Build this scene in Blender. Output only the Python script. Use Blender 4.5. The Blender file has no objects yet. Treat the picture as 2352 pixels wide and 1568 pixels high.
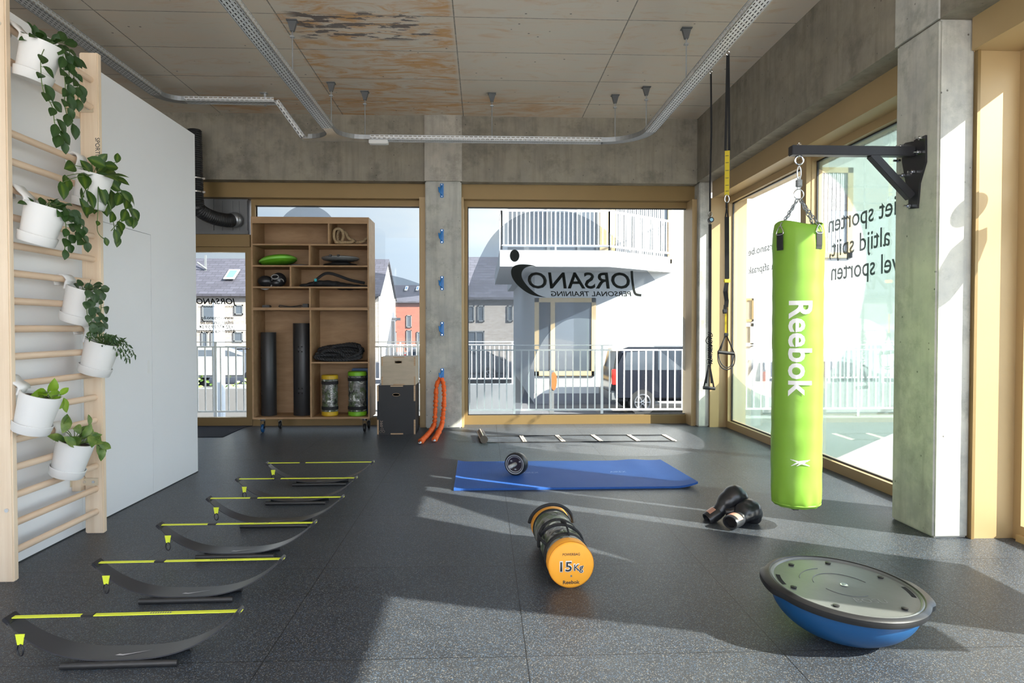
import bpy, bmesh, math, random
from mathutils import Vector, Matrix, Euler, noise
R = math.radians; PI = math.pi
rnd = random.Random(7)
SC = bpy.context.scene
COL = SC.collection

# ---------------------------------------------------------------- camera
EYE = Vector((0, 0, 1.27))
YAW = math.atan(66/1568); PITCH = math.atan(34/1568)
cd = bpy.data.cameras.new('camera'); cam = bpy.data.objects.new('camera', cd); COL.objects.link(cam)
cam.location = EYE
cam.rotation_euler = Euler((PI/2 - PITCH, 0, -YAW), 'XYZ')
cd.lens = 24; cd.sensor_width = 36; cd.clip_start = .05; cd.clip_end = 500
SC.camera = cam
# ---------------------------------------------------------------- exposure
SC.view_settings.view_transform = 'Standard'; SC.view_settings.look = 'None'
SC.view_settings.gamma = 1; SC.view_settings.use_curve_mapping = False
SC.view_settings.exposure = 1.13
SC.cycles.max_bounces = 10; SC.cycles.diffuse_bounces = 6; SC.cycles.transparent_max_bounces = 16
SC.cycles.sample_clamp_indirect = 6
# ---------------------------------------------------------------- sky
W = bpy.data.worlds.new('World'); SC.world = W; W.use_nodes = True
nt = W.node_tree; nt.nodes.clear()
out = nt.nodes.new('ShaderNodeOutputWorld'); bg = nt.nodes.new('ShaderNodeBackground')
tc = nt.nodes.new('ShaderNodeTexCoord'); sx = nt.nodes.new('ShaderNodeSeparateXYZ')
nt.links.new(tc.outputs['Generated'], sx.inputs[0])
rp = nt.nodes.new('ShaderNodeValToRGB'); nt.links.new(sx.outputs['Z'], rp.inputs[0])
e = rp.color_ramp.elements
e[0].position = 0; e[0].color = (.76, .86, 1.0, 1)
e[1].position = 1; e[1].color = (.56, .70, 1.0, 1)
m = rp.color_ramp.elements.new(.25); m.color = (.62, .77, 1.0, 1)
mp = nt.nodes.new('ShaderNodeMapping'); mp.inputs['Scale'].default_value = (1, 1, 3.2)
nt.links.new(tc.outputs['Generated'], mp.inputs[0])
nz = nt.nodes.new('ShaderNodeTexNoise'); nz.inputs['Scale'].default_value = 3.2; nz.inputs['Detail'].default_value = 6
nt.links.new(mp.outputs[0], nz.inputs[0])
cr = nt.nodes.new('ShaderNodeValToRGB'); nt.links.new(nz.outputs[0], cr.inputs[0])
cr.color_ramp.elements[0].position = .42; cr.color_ramp.elements[1].position = .72
mx = nt.nodes.new('ShaderNodeMix'); mx.data_type = 'RGBA'
nt.links.new(cr.outputs[0], mx.inputs[0]); nt.links.new(rp.outputs[0], mx.inputs[6]); mx.inputs[7].default_value = (.95, .97, 1, 1)
nt.links.new(mx.outputs[2], bg.inputs[0]); 
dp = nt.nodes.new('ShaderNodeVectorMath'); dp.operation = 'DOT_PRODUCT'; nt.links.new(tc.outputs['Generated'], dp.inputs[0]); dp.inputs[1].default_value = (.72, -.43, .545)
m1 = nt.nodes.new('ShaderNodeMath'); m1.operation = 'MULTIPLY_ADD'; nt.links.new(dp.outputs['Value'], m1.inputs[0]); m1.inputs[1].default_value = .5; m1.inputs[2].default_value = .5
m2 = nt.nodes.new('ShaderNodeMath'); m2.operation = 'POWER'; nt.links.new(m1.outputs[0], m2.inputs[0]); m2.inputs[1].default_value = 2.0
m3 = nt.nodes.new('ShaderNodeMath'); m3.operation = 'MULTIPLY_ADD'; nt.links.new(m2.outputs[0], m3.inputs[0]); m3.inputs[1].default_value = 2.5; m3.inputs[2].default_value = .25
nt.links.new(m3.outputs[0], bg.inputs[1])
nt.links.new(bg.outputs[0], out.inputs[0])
# ---------------------------------------------------------------- sun
sd = bpy.data.lights.new('sun', 'SUN'); sun = bpy.data.objects.new('sun', sd); COL.objects.link(sun)
sd.energy = 16; sd.angle = R(.53); sd.color = (1, .93, .83)
sun.rotation_euler = Vector((-.86, .51, -.65)).to_track_quat('-Z', 'Y').to_euler()
sun.location = (8, -5, 7)

# ---------------------------------------------------------------- measuring helpers (sight line of a photo point met with a real plane)
_f = 1568.0
_fw = Vector((math.sin(YAW)*math.cos(PITCH), math.cos(YAW)*math.cos(PITCH), -math.sin(PITCH)))
_rt = Vector((math.cos(YAW), -math.sin(YAW), 0)); _up = _rt.cross(_fw)
def _ray(px, py): return _rt*((px-1176)/_f) + _up*((784-py)/_f) + _fw
def wZ(px, py, z=0): d = _ray(px, py); return EYE + d*((z-EYE.z)/d.z)
def wY(px, py, y): d = _ray(px, py); return EYE + d*(y/d.y)
def wX(px, py, x): d = _ray(px, py); return EYE + d*(x/d.x)

# ---------------------------------------------------------------- materials
class NT:
    def __init__(s, mat):
        mat.use_nodes = True; s.t = mat.node_tree; s.t.nodes.clear()
        s.o = s.t.nodes.new('ShaderNodeOutputMaterial')
    def n(s, typ, ins=None, **kw):
        q = s.t.nodes.new('ShaderNode' + typ)
        for k, v in kw.items(): setattr(q, k, v)
        for k, v in (ins or {}).items():
            sock = q.inputs[k]
            if hasattr(v, 'default_value') or isinstance(v, bpy.types.NodeSocket): s.t.links.new(v, sock)
            else: sock.default_value = v
        return q
    def ramp(s, fac, stops, interp='LINEAR'):
        q = s.t.nodes.new('ShaderNodeValToRGB'); s.t.links.new(fac, q.inputs[0]); q.color_ramp.interpolation = interp
        el = q.color_ramp.elements
        while len(el) < len(stops): el.new(.5)
        for e_, (p, c) in zip(el, stops):
            e_.position = p; e_.color = (c, c, c, 1) if isinstance(c, (int, float)) else (*c, 1)
        return q.outputs[0]
    def mix(s, fac, a, b, mode='MIX'):
        q = s.t.nodes.new('ShaderNodeMix'); q.data_type = 'RGBA'; q.blend_type = mode
        for i, v in ((0, fac), (6, a), (7, b)):
            if isinstance(v, bpy.types.NodeSocket): s.t.links.new(v, q.inputs[i])
            elif i == 0: q.inputs[0].default_value = v
            else: q.inputs[i].default_value = (*v, 1)
        return q.outputs[2]
    def math(s, op, a, b=0.0, c=None):
        q = s.t.nodes.new('ShaderNodeMath'); q.operation = op
        for i, v in enumerate((a, b) if c is None else (a, b, c)):
            if isinstance(v, bpy.types.NodeSocket): s.t.links.new(v, q.inputs[i])
            else: q.inputs[i].default_value = v
        return q.outputs[0]
    def coord(s, scale=(1, 1, 1), loc=(0, 0, 0), kind='Object'):
        c = s.n('TexCoord'); m_ = s.n('Mapping', {'Vector': c.outputs[kind], 'Scale': scale, 'Location': loc}); return m_.outputs[0]
    def noise(s, scale, detail=4, vec=None, rough=.55, dist=0):
        return s.n('TexNoise', {'Scale': scale, 'Detail': detail, 'Roughness': rough, 'Distortion': dist, **({'Vector': vec} if vec else {'Vector': s.coord()})}).outputs[0]
    def bump(s, h, strength=.3, dist=.01):
        return s.n('Bump', {'Height': h, 'Strength': strength, 'Distance': dist}).outputs[0]
    def bsdf(s, **k):
        q = s.n('BsdfPrincipled', {kk.replace('_', ' '): v for kk, v in k.items()})
        s.t.links.new(q.outputs[0], s.o.inputs[0]); return q
    def done(s, sh): s.t.links.new(sh, s.o.inputs[0])
MATS = {}
def mat(name, col, rough=.5, metal=0, var=.12, vs=8, bump=0, bs=60, spec=.5, coat=0, stretch=(1, 1, 1), sheen=0):
    if name in MATS: return MATS[name]
    m_ = bpy.data.materials.new(name); MATS[name] = m_; k = NT(m_)
    v = k.coord(stretch)
    nn = k.noise(vs, 4, v)
    c = k.mix(nn, [x*(1-var) for x in col], [min(1, x*(1+var)) for x in col])
    a = dict(Base_Color=c, Roughness=rough, Metallic=metal)
    a['Specular_IOR_Level'] = spec
    q = k.n('BsdfPrincipled', {'Base Color': c, 'Roughness': rough, 'Metallic': metal, 'Specular IOR Level': spec, 'Coat Weight': coat, 'Sheen Weight': sheen})
    if bump: k.t.links.new(k.bump(k.noise(bs, 3, v), bump, .004), q.inputs['Normal'])
    k.done(q.outputs[0]); return m_
def newmat(name):
    m_ = bpy.data.materials.new(name); MATS[name] = m_; return m_, NT(m_)

def concrete(name, base=(.40, .375, .335), vertical=True, holes=True):
    m_, k = newmat(name)
    big = k.noise(.9, 5, k.coord(), .6); mid = k.noise(5, 6, k.coord(), .65)
    st = k.noise(6, 4, k.coord((2.2, 2.2, .18)) if vertical else k.coord((.35, 3, 3)), .6)
    c = k.mix(k.ramp(big, [(.3, 0), (.7, 1)]), [x*.78 for x in base], [x*1.15 for x in base])
    c = k.mix(k.ramp(mid, [(.38, 0), (.68, .75)]), c, (base[0]*1.35, base[1]*1.33, base[2]*1.25)); blot = k.noise(3.2, 7, k.coord((1, 1, 1), (9, 2, 4)), .72)
    c = k.mix(k.ramp(blot, [(.5, 0), (.66, .6)]), c, (base[0]*.5, base[1]*.5, base[2]*.46))
    c = k.mix(k.ramp(st, [(.48, 0), (.75, .5)]), c, (base[0]*.55, base[1]*.53, base[2]*.5))
    vor = k.n('TexVoronoi', {'Vector': k.coord(), 'Scale': 12.0}).outputs['Distance']
    gate = k.noise(3.0, 2, k.coord((1, 1, 1), (5, 3, 1)))
    hole = k.math('MULTIPLY', k.ramp(vor, [(.05, 1), (.09, 0)]), k.ramp(gate, [(.44, 0), (.5, 1)]))
    c = k.mix(k.math('MULTIPLY', hole, .75), c, (.035, .03, .028))
    q = k.n('BsdfPrincipled', {'Base Color': c, 'Roughness': .62, 'Specular IOR Level': .35})
    h = k.math('SUBTRACT', k.math('ADD', k.math('MULTIPLY', mid, .5), k.math('MULTIPLY', st, .3)), hole)
    k.t.links.new(k.bump(h, .35, .006), q.inputs['Normal']); k.done(q.outputs[0]); return m_
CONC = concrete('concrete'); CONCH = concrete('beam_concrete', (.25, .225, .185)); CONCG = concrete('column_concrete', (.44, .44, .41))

def ceiling_mat():
    m_, k = newmat('ceiling_panels')
    base = (.64, .575, .48)
    v = k.coord((1, 1, 1), (1.73, .04, 0))
    br = k.n('TexBrick', {'Vector': v, 'Scale': 1.0, 'Brick Width': 1.485, 'Row Height': .735, 'Mortar Size': .006, 'Mortar Smooth': .2, 'Bias': 0.0,
                          'Color1': (0, 0, 0, 1), 'Color2': (1, 1, 1, 1), 'Mortar': (0, 0, 0, 1)}, offset=0.0, squash=1.0)
    per = br.outputs['Color']; joint = br.outputs['Fac']
    c = k.mix(k.math('MULTIPLY', per, .55), base, (.68, .63, .55))
    mid = k.noise(4, 6, k.coord((.7, 2, 1)), .65)
    c = k.mix(k.ramp(mid, [(.35, 0), (.8, .8)]), c, (.70, .56, .44))
    # rust stained formwork panels, strongest on the panels left of the middle joint
    pos = k.n('SeparateXYZ', {'Vector': k.coord()}); X, Y = pos.outputs[0], pos.outputs[1]
    def band(s_, a, b, w=.02): return k.math('MULTIPLY', k.n('MapRange', {'Value': s_, 'From Min': a-w, 'From Max': a+w}).outputs[0], k.n('MapRange', {'Value': s_, 'From Min': b+w, 'From Max': b-w}).outputs[0])
    rust = k.noise(2.6, 7, k.coord((.8, 2.6, 1), (2, 5, 0)), .7, 1.2)
    r1 = k.math('MULTIPLY', band(X, -1.75, -.27), k.ramp(rust, [(.44, 0), (.60, .95)]))
    r2 = k.math('MULTIPLY', band(Y, 7.8, 8.6, .2), k.math('MULTIPLY', band(X, -3.2, 1.2, .05), k.ramp(rust, [(.42, 0), (.62, .8)])))
    r3 = k.ramp(rust, [(.54, 0), (.74, .6)])
    rr = k.math('MAXIMUM', k.math('MAXIMUM', r1, r2), r3)
    c = k.mix(rr, c, (.60, .33, .13))
    # scuffed dark patches on one panel
    pn = k.noise(5.5, 4, k.coord((.75, 2.4, 1), (7, 1, 0)), .6)
    pat = k.math('MULTIPLY', k.math('MULTIPLY', band(X, -1.62, -.42, .06), band(Y, 5.78, 6.33, .03)), k.ramp(pn, [(.545, 0), (.56, 1)]))
    c = k.mix(k.math('MULTIPLY', pat, .9), c, (.105, .085, .085))
    speck = k.n('TexVoronoi', {'Vector': k.coord(), 'Scale': 6.0}).outputs['Distance']
    c = k.mix(k.ramp(speck, [(.045, .8), (.07, 0)]), c, (.08, .07, .06))
    jn = k.noise(30, 3, k.coord())
    c = k.mix(k.math('MULTIPLY', joint, k.ramp(jn, [(.3, .55), (.6, .95)])), c, (.20, .18, .15))
    q = k.n('BsdfPrincipled', {'Base Color': c, 'Roughness': .5, 'Specular IOR Level': .4})
    h = k.math('SUBTRACT', k.math('MULTIPLY', mid, .3), joint)
    k.t.links.new(k.bump(h, .4, .008), q.inputs['Normal']); k.done(q.outputs[0]); return m_
def floor_mat():
    m_, k = newmat('rubber_floor')
    f1 = k.n('TexVoronoi', {'Vector': k.coord(), 'Scale': 330.0}).outputs['Color']
    sp = k.n('SeparateColor', {'Color': f1}).outputs[0]
    v = k.coord((1, 1, 1), (.835, .4, 0))
    br = k.n('TexBrick', {'Vector': v, 'Scale': 1.0, 'Brick Width': 1.0, 'Row Height': 1.0, 'Mortar Size': .003, 'Mortar Smooth': .3,
                          'Color1': (0, 0, 0, 1), 'Color2': (1, 1, 1, 1), 'Mortar': (0, 0, 0, 1)}, offset=0.0, squash=1.0)
    per = br.outputs['Color']; joint = br.outputs['Fac']
    sc_ = k.noise(2.2, 5, k.coord(), .6)
    c = k.mix(k.ramp(sc_, [(.3, 0), (.7, 1)]), (.027, .029, .033), (.044, .047, .052))
    c = k.mix(k.math('MULTIPLY', per, .3), c, (.062, .065, .069))
    c = k.mix(k.ramp(sp, [(.78, 0), (.82, 1)]), c, (.075, .11, .16))
    c = k.mix(k.ramp(sp, [(.93, 0), (.95, 1)]), c, (.20, .19, .17))
    c = k.mix(k.math('MULTIPLY', joint, .8), c, (.012, .012, .013))
    nn = k.noise(180, 3, k.coord())
    q = k.n('BsdfPrincipled', {'Base Color': c, 'Roughness': .42, 'Specular IOR Level': .27})
    k.t.links.new(k.bump(k.math('SUBTRACT', k.math('MULTIPLY', nn, .5), joint), .25, .003), q.inputs['Normal']); k.done(q.outputs[0]); return m_
def wood(name, c1, c2, grain=(1, 1, .06), rough=.5, scale=22, ply=False):
    m_, k = newmat(name)
    n1 = k.noise(scale, 5, k.coord(grain), .6, .6); n2 = k.noise(1.8, 3, k.coord())
    c = k.mix(k.ramp(n1, [(.35, 0), (.65, 1)]), c1, c2)
    c = k.mix(k.ramp(n2, [(.4, 0), (.75, .35)]), c, [x*.72 for x in c1])
    q = k.n('BsdfPrincipled', {'Base Color': c, 'Roughness': rough, 'Specular IOR Level': .4})
    k.t.links.new(k.bump(n1, .08, .002), q.inputs['Normal']); k.done(q.outputs[0]); return m_
def glass_mat(name='window_glass', tint=(.95, .98, .97), refl=.5):
    m_, k = newmat(name)
    t_ = k.n('BsdfTransparent', {'Color': (*tint, 1)}); g_ = k.n('BsdfGlossy', {'Roughness': .02, 'Color': (1, 1, 1, 1)})
    fr = k.n('Fresnel', {'IOR': 1.45}); ms = k.n('MixShader', {0: k.math('MULTIPLY', fr.outputs[0], refl), 1: t_.outputs[0], 2: g_.outputs[0]})
    k.done(ms.outputs[0]); return m_
def film_mat(name, tr=(.5, .52, .54), df=(.3, .32, .33), fac=.35):
    m_, k = newmat(name)
    t_ = k.n('BsdfTransparent', {'Color': (*tr, 1)}); d_ = k.n('BsdfTranslucent', {'Color': (*df, 1)}); d2 = k.n('BsdfDiffuse', {'Color': (*df, 1)})
    a = k.n('MixShader', {0: .5, 1: d_.outputs[0], 2: d2.outputs[0]})
    b = k.n('MixShader', {0: k.math('MULTIPLY', k.noise(.8, 2, k.coord()), fac*2), 1: t_.outputs[0], 2: a.outputs[0]})
    k.done(b.outputs[0]); return m_

CEIL = ceiling_mat(); FLOOR = floor_mat()
WHITE = mat('white_board', (.80, .80, .81), .45, var=.02, vs=2)
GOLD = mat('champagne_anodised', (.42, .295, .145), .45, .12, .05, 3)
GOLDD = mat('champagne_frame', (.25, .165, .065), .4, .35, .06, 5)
GLASS = glass_mat(); FILM = film_mat('grey_film', (.74, .765, .80), (.45, .47, .49), .14); TEAL = film_mat('teal_film', (.58, .66, .635), (.38, .44, .42), .22); FROST = film_mat('frosted_film', (.17, .19, .19), (.55, .58, .58), .5)
PRINT = mat('dark_print', (.035, .04, .04), .6); PRINTG = mat('grey_print', (.16, .17, .17), .6); LET = film_mat('charcoal_vinyl', (.05, .06, .058), (.22, .24, .23), .2); LETG = film_mat('grey_vinyl', (.30, .32, .32), (.2, .21, .21), .3)
BEECH = wood('beech', (.74, .57, .40), (.83, .68, .51), (1, 1, .05)); BEECHR = wood('beech_rung', (.70, .50, .34), (.80, .62, .46), (1, .05, 1))
PLY = wood('birch_plywood', (.35, .205, .10), (.43, .27, .14), (.25, 1, 1), .55, 14); PLYE = wood('plywood_edge', (.42, .26, .14), (.58, .42, .27), (.3, 1, 6), .6, 20)
STEEL = mat('galvanised_steel', (.42, .44, .46), .4, .8, .15, 30, .1, 40); CHROME = mat('chrome', (.75, .76, .78), .15, 1, .05)
BLACKM = mat('black_powder_steel', (.018, .018, .022), .38, 0, .2, 20, .05); RUBBER = mat('black_rubber', (.018, .018, .019), .42, 0, .2, 15, .1, 80)
BLACKC = mat('black_webbing', (.016, .016, .018), .8, 0, .2, 60, .2, 300); LEATHER = mat('black_leather', (.02, .021, .024), .3, 0, .1, 10, .15, 90, .6)
POT = mat('white_ceramic_pot', (.72, .71, .69), .5, 0, .03, 4); SOIL = mat('potting_soil', (.05, .032, .02), .95, 0, .5, 60, .8, 80)
YELLOW = mat('yellow_strap', (.70, .78, .045), .5, 0, .06, 30); YELLOW2 = mat('yellow_webbing', (.72, .55, .02), .6, 0, .08, 30)
LIME = mat('lime_vinyl', (.215, .42, .045), .42, 0, .04, 3, .12, 25, .4); BLUEMAT = mat('blue_foam', (.045, .17, .52), .6, 0, .06, 5, .15, 260)
BLUEP = mat('blue_plastic', (.02, .20, .55), .35); ORANGE = mat('orange_fabric', (.95, .40, .03), .55, 0, .06, 6, .3, 25)
ORANGE2 = mat('orange_sleeve', (.85, .13, .015), .7, 0, .2, 60, .4, 200); WHITEP = mat('white_paint', (.78, .78, .77), .4, 0, .02)
BLUEV = mat('blue_vinyl', (.008, .065, .18), .38, 0, .08, 4, .1, 30); DGREY = mat('dark_grey_plastic', (.10, .105, .11), .42, 0, .1, 12, .1, 60)
PLATF = mat('grey_platform_plastic', (.12, .125, .12), .32, 0, .2, 5, .15, 25)

# ---------------------------------------------------------------- mesh helpers
def BM(): return bmesh.new()
def xf(bm, v0, M_):
    for v in list(bm.verts)[v0:]: v.co = M_ @ v.co
def box(bm, a, b, rot=None, bev=0):
    a, b = Vector(a), Vector(b); c = (a+b)/2; s = b-a
    t = BM(); bmesh.ops.create_cube(t, size=1)
    for v in t.verts: v.co = Vector((v.co.x*s.x, v.co.y*s.y, v.co.z*s.z))
    if bev: bmesh.ops.bevel(t, geom=t.edges[:], offset=min(bev, min(abs(x) for x in s)*.45), segments=2, affect='EDGES')
    M_ = Matrix.Translation(c) @ (rot.to_matrix().to_4x4() if rot is not None else Matrix())
    bmesh.ops.transform(t, matrix=M_, verts=t.verts); join(bm, t)
def join(bm, t):
    me = bpy.data.meshes.new('tmp'); t.to_mesh(me); t.free(); bm.from_mesh(me); bpy.data.meshes.remove(me)
def frames(pts, closed=False):
    n = len(pts); T = []
    for i in range(n):
        a = pts[(i-1) % n] if (closed or i > 0) else pts[i]; b = pts[(i+1) % n] if (closed or i < n-1) else pts[i]
        d = b-a; T.append(d.normalized() if d.length > 1e-9 else Vector((0, 0, 1)))
    ref = Vector((0, 0, 1)) if abs(T[0].z) < .9 else Vector((1, 0, 0))
    N = (ref - T[0]*ref.dot(T[0])).normalized(); F = []
    for i in range(n):
        if i:
            ax = T[i-1].cross(T[i])
            if ax.length > 1e-8: N = Matrix.Rotation(T[i-1].angle(T[i]), 3, ax.normalized()) @ N
            N = (N - T[i]*N.dot(T[i])).normalized()
        F.append((T[i], N, T[i].cross(N)))
    return F
def tube(bm, pts, r, seg=10, closed=False, cap=True, flat=None):
    pts = [Vector(p) for p in pts]; F = frames(pts, closed); rings = []
    for i, (p, (T, N, B)) in enumerate(zip(pts, F)):
        rr = r[i] if isinstance(r, (list, tuple)) else r
        ry = rr if flat is None else rr*flat
        rings.append([bm.verts.new(p + N*math.cos(2*PI*j/seg)*rr + B*math.sin(2*PI*j/seg)*ry) for j in range(seg)])
    n = len(rings)
    for i in range(n if closed else n-1):
        A, C = rings[i], rings[(i+1) % n]
        for j in range(seg): bm.faces.new((A[j], A[(j+1) % seg], C[(j+1) % seg], C[j]))
    if cap and not closed: bm.faces.new(rings[0][::-1]); bm.faces.new(rings[-1])
def smooth_path(pts, n=8, closed=False):
    pts = [Vector(p) for p in pts]; o = []; m_ = len(pts)
    for i in range(m_ if closed else m_-1):
        g = lambda k: pts[k % m_] if closed else pts[max(0, min(m_-1, k))]
        a, b, c, d = g(i-1), g(i), g(i+1), g(i+2)
        for j in range(n):
            t = j/n; o.append(.5*((2*b)+(c-a)*t+(2*a-5*b+4*c-d)*t*t+(3*b-a-3*c+d)*t**3))
    if not closed: o.append(pts[-1])
    return o
def lathe(bm, prof, seg=40, M_=None, cap=False):
    rings = []; v0 = len(bm.verts)
    for r_, z in prof:
        if r_ < 1e-6: rings.append([bm.verts.new((0, 0, z))])
        else: rings.append([bm.verts.new((r_*math.cos(2*PI*j/seg), r_*math.sin(2*PI*j/seg), z)) for j in range(seg)])
    for A, C in zip(rings, rings[1:]):
        for j in range(seg):
            a = A[j % len(A)], A[(j+1) % len(A)], C[(j+1) % len(C)], C[j % len(C)]
            u = []
            for q in a:
                if q not in u: u.append(q)
            if len(u) > 2:
                try: bm.faces.new(u)
                except ValueError: pass
    if M_ is not None:
        bm.verts.ensure_lookup_table()
        for v in bm.verts[v0:]: v.co = M_ @ v.co
def prism(bm, poly, d, M_=None):
    """poly: 2-D outline in XY, extruded along +Z by d"""
    A = [bm.verts.new((x, y, 0)) for x, y in poly]; B = [bm.verts.new((x, y, d)) for x, y in poly]
    bm.faces.new(A[::-1]); bm.faces.new(B); n = len(poly)
    for i in range(n): bm.faces.new((A[i], A[(i+1) % n], B[(i+1) % n], B[i]))
    if M_ is not None:
        for v in A+B: v.co = M_ @ v.co
def cyl(bm, p, q, r, seg=16): tube(bm, [p, q], r, seg)
def ell(bm, c, s, rot=None, sub=3):
    t = BM(); bmesh.ops.create_icosphere(t, subdivisions=sub, radius=1)
    M_ = Matrix.Translation(c) @ (rot.to_matrix().to_4x4() if rot is not None else Matrix()) @ Matrix.Diagonal((*s, 1))
    bmesh.ops.transform(t, matrix=M_, verts=t.verts); join(bm, t)
def torus(bm, c, R_, r, nrm=(0, 0, 1), seg=24, s2=8, sx_=1, sy_=1, arc=2*PI, start=0):
    q = Vector(nrm).to_track_quat('Z', 'Y').to_matrix()
    cl = abs(arc-2*PI) < 1e-6; n = seg if cl else seg+1
    tube(bm, [Vector(c)+q @ Vector((R_*sx_*math.cos(start+arc*i/seg), R_*sy_*math.sin(start+arc*i/seg), 0)) for i in range(n)], r, s2, closed=cl)
def rope(bm, pts, r, pitch, strands=3, seg=7):
    pts = [Vector(p) for p in pts]; F = frames(pts); L = 0
    acc = [0]
    for a, b in zip(pts, pts[1:]): L += (b-a).length; acc.append(L)
    for s_ in range(strands):
        tube(bm, [p + (N*math.cos(2*PI*(l/pitch + s_/strands)) + B*math.sin(2*PI*(l/pitch + s_/strands)))*r*.5 for p, (T, N, B), l in zip(pts, F, acc)], r*.58, seg)
def resample(pts, step):
    pts = [Vector(p) for p in pts]; o = [pts[0]]; d = 0
    for a, b in zip(pts, pts[1:]):
        l = (b-a).length; t = step-d
        while t < l: o.append(a+(b-a)*(t/l)); t += step
        d = l-(t-step)
    o.append(pts[-1]); return o

# ---------------------------------------------------------------- object helpers
def thing(name, label, cat, loc=(0, 0, 0), rz=0, group=None, kind=None):
    o = bpy.data.objects.new(name, None); COL.objects.link(o); o.location = loc; o.rotation_euler = (0, 0, rz); o.empty_display_size = .05
    if label: o['label'] = label
    if cat: o['category'] = cat
    if group: o['group'] = group
    if kind: o['kind'] = kind
    return o
def tag(o, label, cat, group=None, kind=None):
    o['label'] = label; o['category'] = cat
    if group: o['group'] = group
    if kind: o['kind'] = kind
    return o
def obj(name, bm, m_, parent=None, world=True, smooth=False, label=None, mods=()):
    """world: vertices are in world coordinates and are brought into the parent's frame"""
    if parent is not None and world:
        M_ = parent.matrix_basis.inverted(); p = parent.parent
        while p is not None: M_ = M_ @ p.matrix_basis.inverted(); p = p.parent
        bmesh.ops.transform(bm, matrix=M_, verts=bm.verts)
    bmesh.ops.recalc_face_normals(bm, faces=bm.faces)
    me = bpy.data.meshes.new(name); bm.to_mesh(me); bm.free()
    me.materials.append(m_)
    o = bpy.data.objects.new(name, me); COL.objects.link(o)
    if parent is not None: o.parent = parent
    if smooth:
        for p in me.polygons: p.use_smooth = True
        if smooth == 'auto':
            md = None
            bm2 = BM(); bm2.from_mesh(me)
            for e_ in bm2.edges:
                if len(e_.link_faces) == 2 and e_.calc_face_angle(0) > R(38): e_.smooth = False
            bm2.to_mesh(me); bm2.free()
    if label: o['label'] = label
    for md in mods:
        q = o.modifiers.new(md[0], md[0])
        for kk, vv in md[1].items(): setattr(q, kk, vv)
    return o
def struct(name, bm, m_, parent=None, **k):
    o = obj(name, bm, m_, parent, **k)
    if parent is None: o['kind'] = 'structure'
    return o
def sbox(name, a, b, m_, **k): q = BM(); box(q, a, b, **k); return struct(name, q, m_)
def pbox(name, a, b, m_, parent, bev=0, rot=None, **k): q = BM(); box(q, a, b, rot, bev); return obj(name, q, m_, parent, **k)
def dup(root, M_=None, label=None, group=None):
    r_ = root.copy(); COL.objects.link(r_)
    if M_ is not None: r_.matrix_basis = M_
    if label: r_['label'] = label
    if group: r_['group'] = group
    for ch in list(root.children):
        c = ch.copy(); COL.objects.link(c); c.parent = r_
        for g in ch.children:
            d = g.copy(); COL.objects.link(d); d.parent = c
    return r_
def text_bm(s, width=None, height=None, shear=0, off=0, ext=.0006, res=3, spacing=1):
    """lettering as a mesh in the XY plane, origin at left of the baseline; width fits the whole string, height the capitals"""
    cu = bpy.data.curves.new('t', 'FONT'); cu.body = s; cu.size = 1; cu.shear = shear; cu.offset = off; cu.extrude = 0; cu.resolution_u = res; cu.space_character = spacing
    o = bpy.data.objects.new('t', cu); COL.objects.link(o)
    bpy.context.view_layer.update()
    me = bpy.data.meshes.new_from_object(o.evaluated_get(bpy.context.evaluated_depsgraph_get()))
    q = BM(); q.from_mesh(me); bpy.data.objects.remove(o); bpy.data.curves.remove(cu); bpy.data.meshes.remove(me)
    x0 = min(v.co.x for v in q.verts); x1 = max(v.co.x for v in q.verts)
    sx_ = 1; sy_ = 1
    if width: sx_ = width/(x1-x0)
    sy_ = height/.73 if height else sx_
    if not width: sx_ = sy_
    for v in q.verts: v.co = Vector(((v.co.x-x0)*sx_, v.co.y*sy_, 0))
    if ext:
        r_ = bmesh.ops.extrude_face_region(q, geom=q.faces[:])
        for v in [g for g in r_['geom'] if isinstance(g, bmesh.types.BMVert)]: v.co.z += ext
    return q
def frameM(o, x, y):
    x = Vector(x).normalized(); y = Vector(y).normalized(); z = x.cross(y)
    M_ = Matrix((x, y, z)).transposed().to_4x4(); M_.translation = Vector(o); return M_
def text(name, s, o, x, y, m_, parent, **k):
    q = text_bm(s, **k); bmesh.ops.transform(q, matrix=frameM(o, x, y), verts=q.verts); return obj(name, q, m_, parent)

# ================================================================ THE ROOM
sbox('floor', (-5.7, -2.5, -.12), (3.25, 9.15, 0), FLOOR)
sbox('ceiling', (-5.7, -2.5, 3.885), (3.5, 9.3, 4.15), CEIL)
sbox('wall_left', (-5.85, -2.5, 0), (-5.6, 9.3, 3.885), CONC)
# concrete beams and columns
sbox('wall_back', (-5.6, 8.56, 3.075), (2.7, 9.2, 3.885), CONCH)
b = BM(); box(b, (-.725, 8.53, 3.075), (-.262, 8.56, 3.885)); struct('trim_1', b, CONC)
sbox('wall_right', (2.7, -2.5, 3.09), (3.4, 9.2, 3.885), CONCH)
def column(name, a, c, lab, m_=None):
    q = BM(); box(q, a, c, bev=.012); o = obj(name, q, m_ or CONC); tag(o, lab, 'column', kind='structure')
column('concrete_column', (-.72, 8.55, 0), (-.272, 9.15, 3.075), 'grey concrete column with blue band anchors between the back windows', CONCG)
column('concrete_column', (2.72, 8.53, 0), (2.862, 9.15, 3.09), 'narrow concrete corner column behind the suspension straps', CONCG)
column('concrete_column', (2.70, 3.965, 0), (2.918, 4.39, 3.09), 'concrete column that carries the punching bag bracket', CONCG)
sbox('trim_14', (2.688, 3.965, 3.09), (2.70, 4.39, 3.885), CONCG)
column('concrete_column', (-5.6, 8.6, 0), (-4.9, 9.1, 3.075), 'concrete pier at the left end of the back wall')
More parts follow.
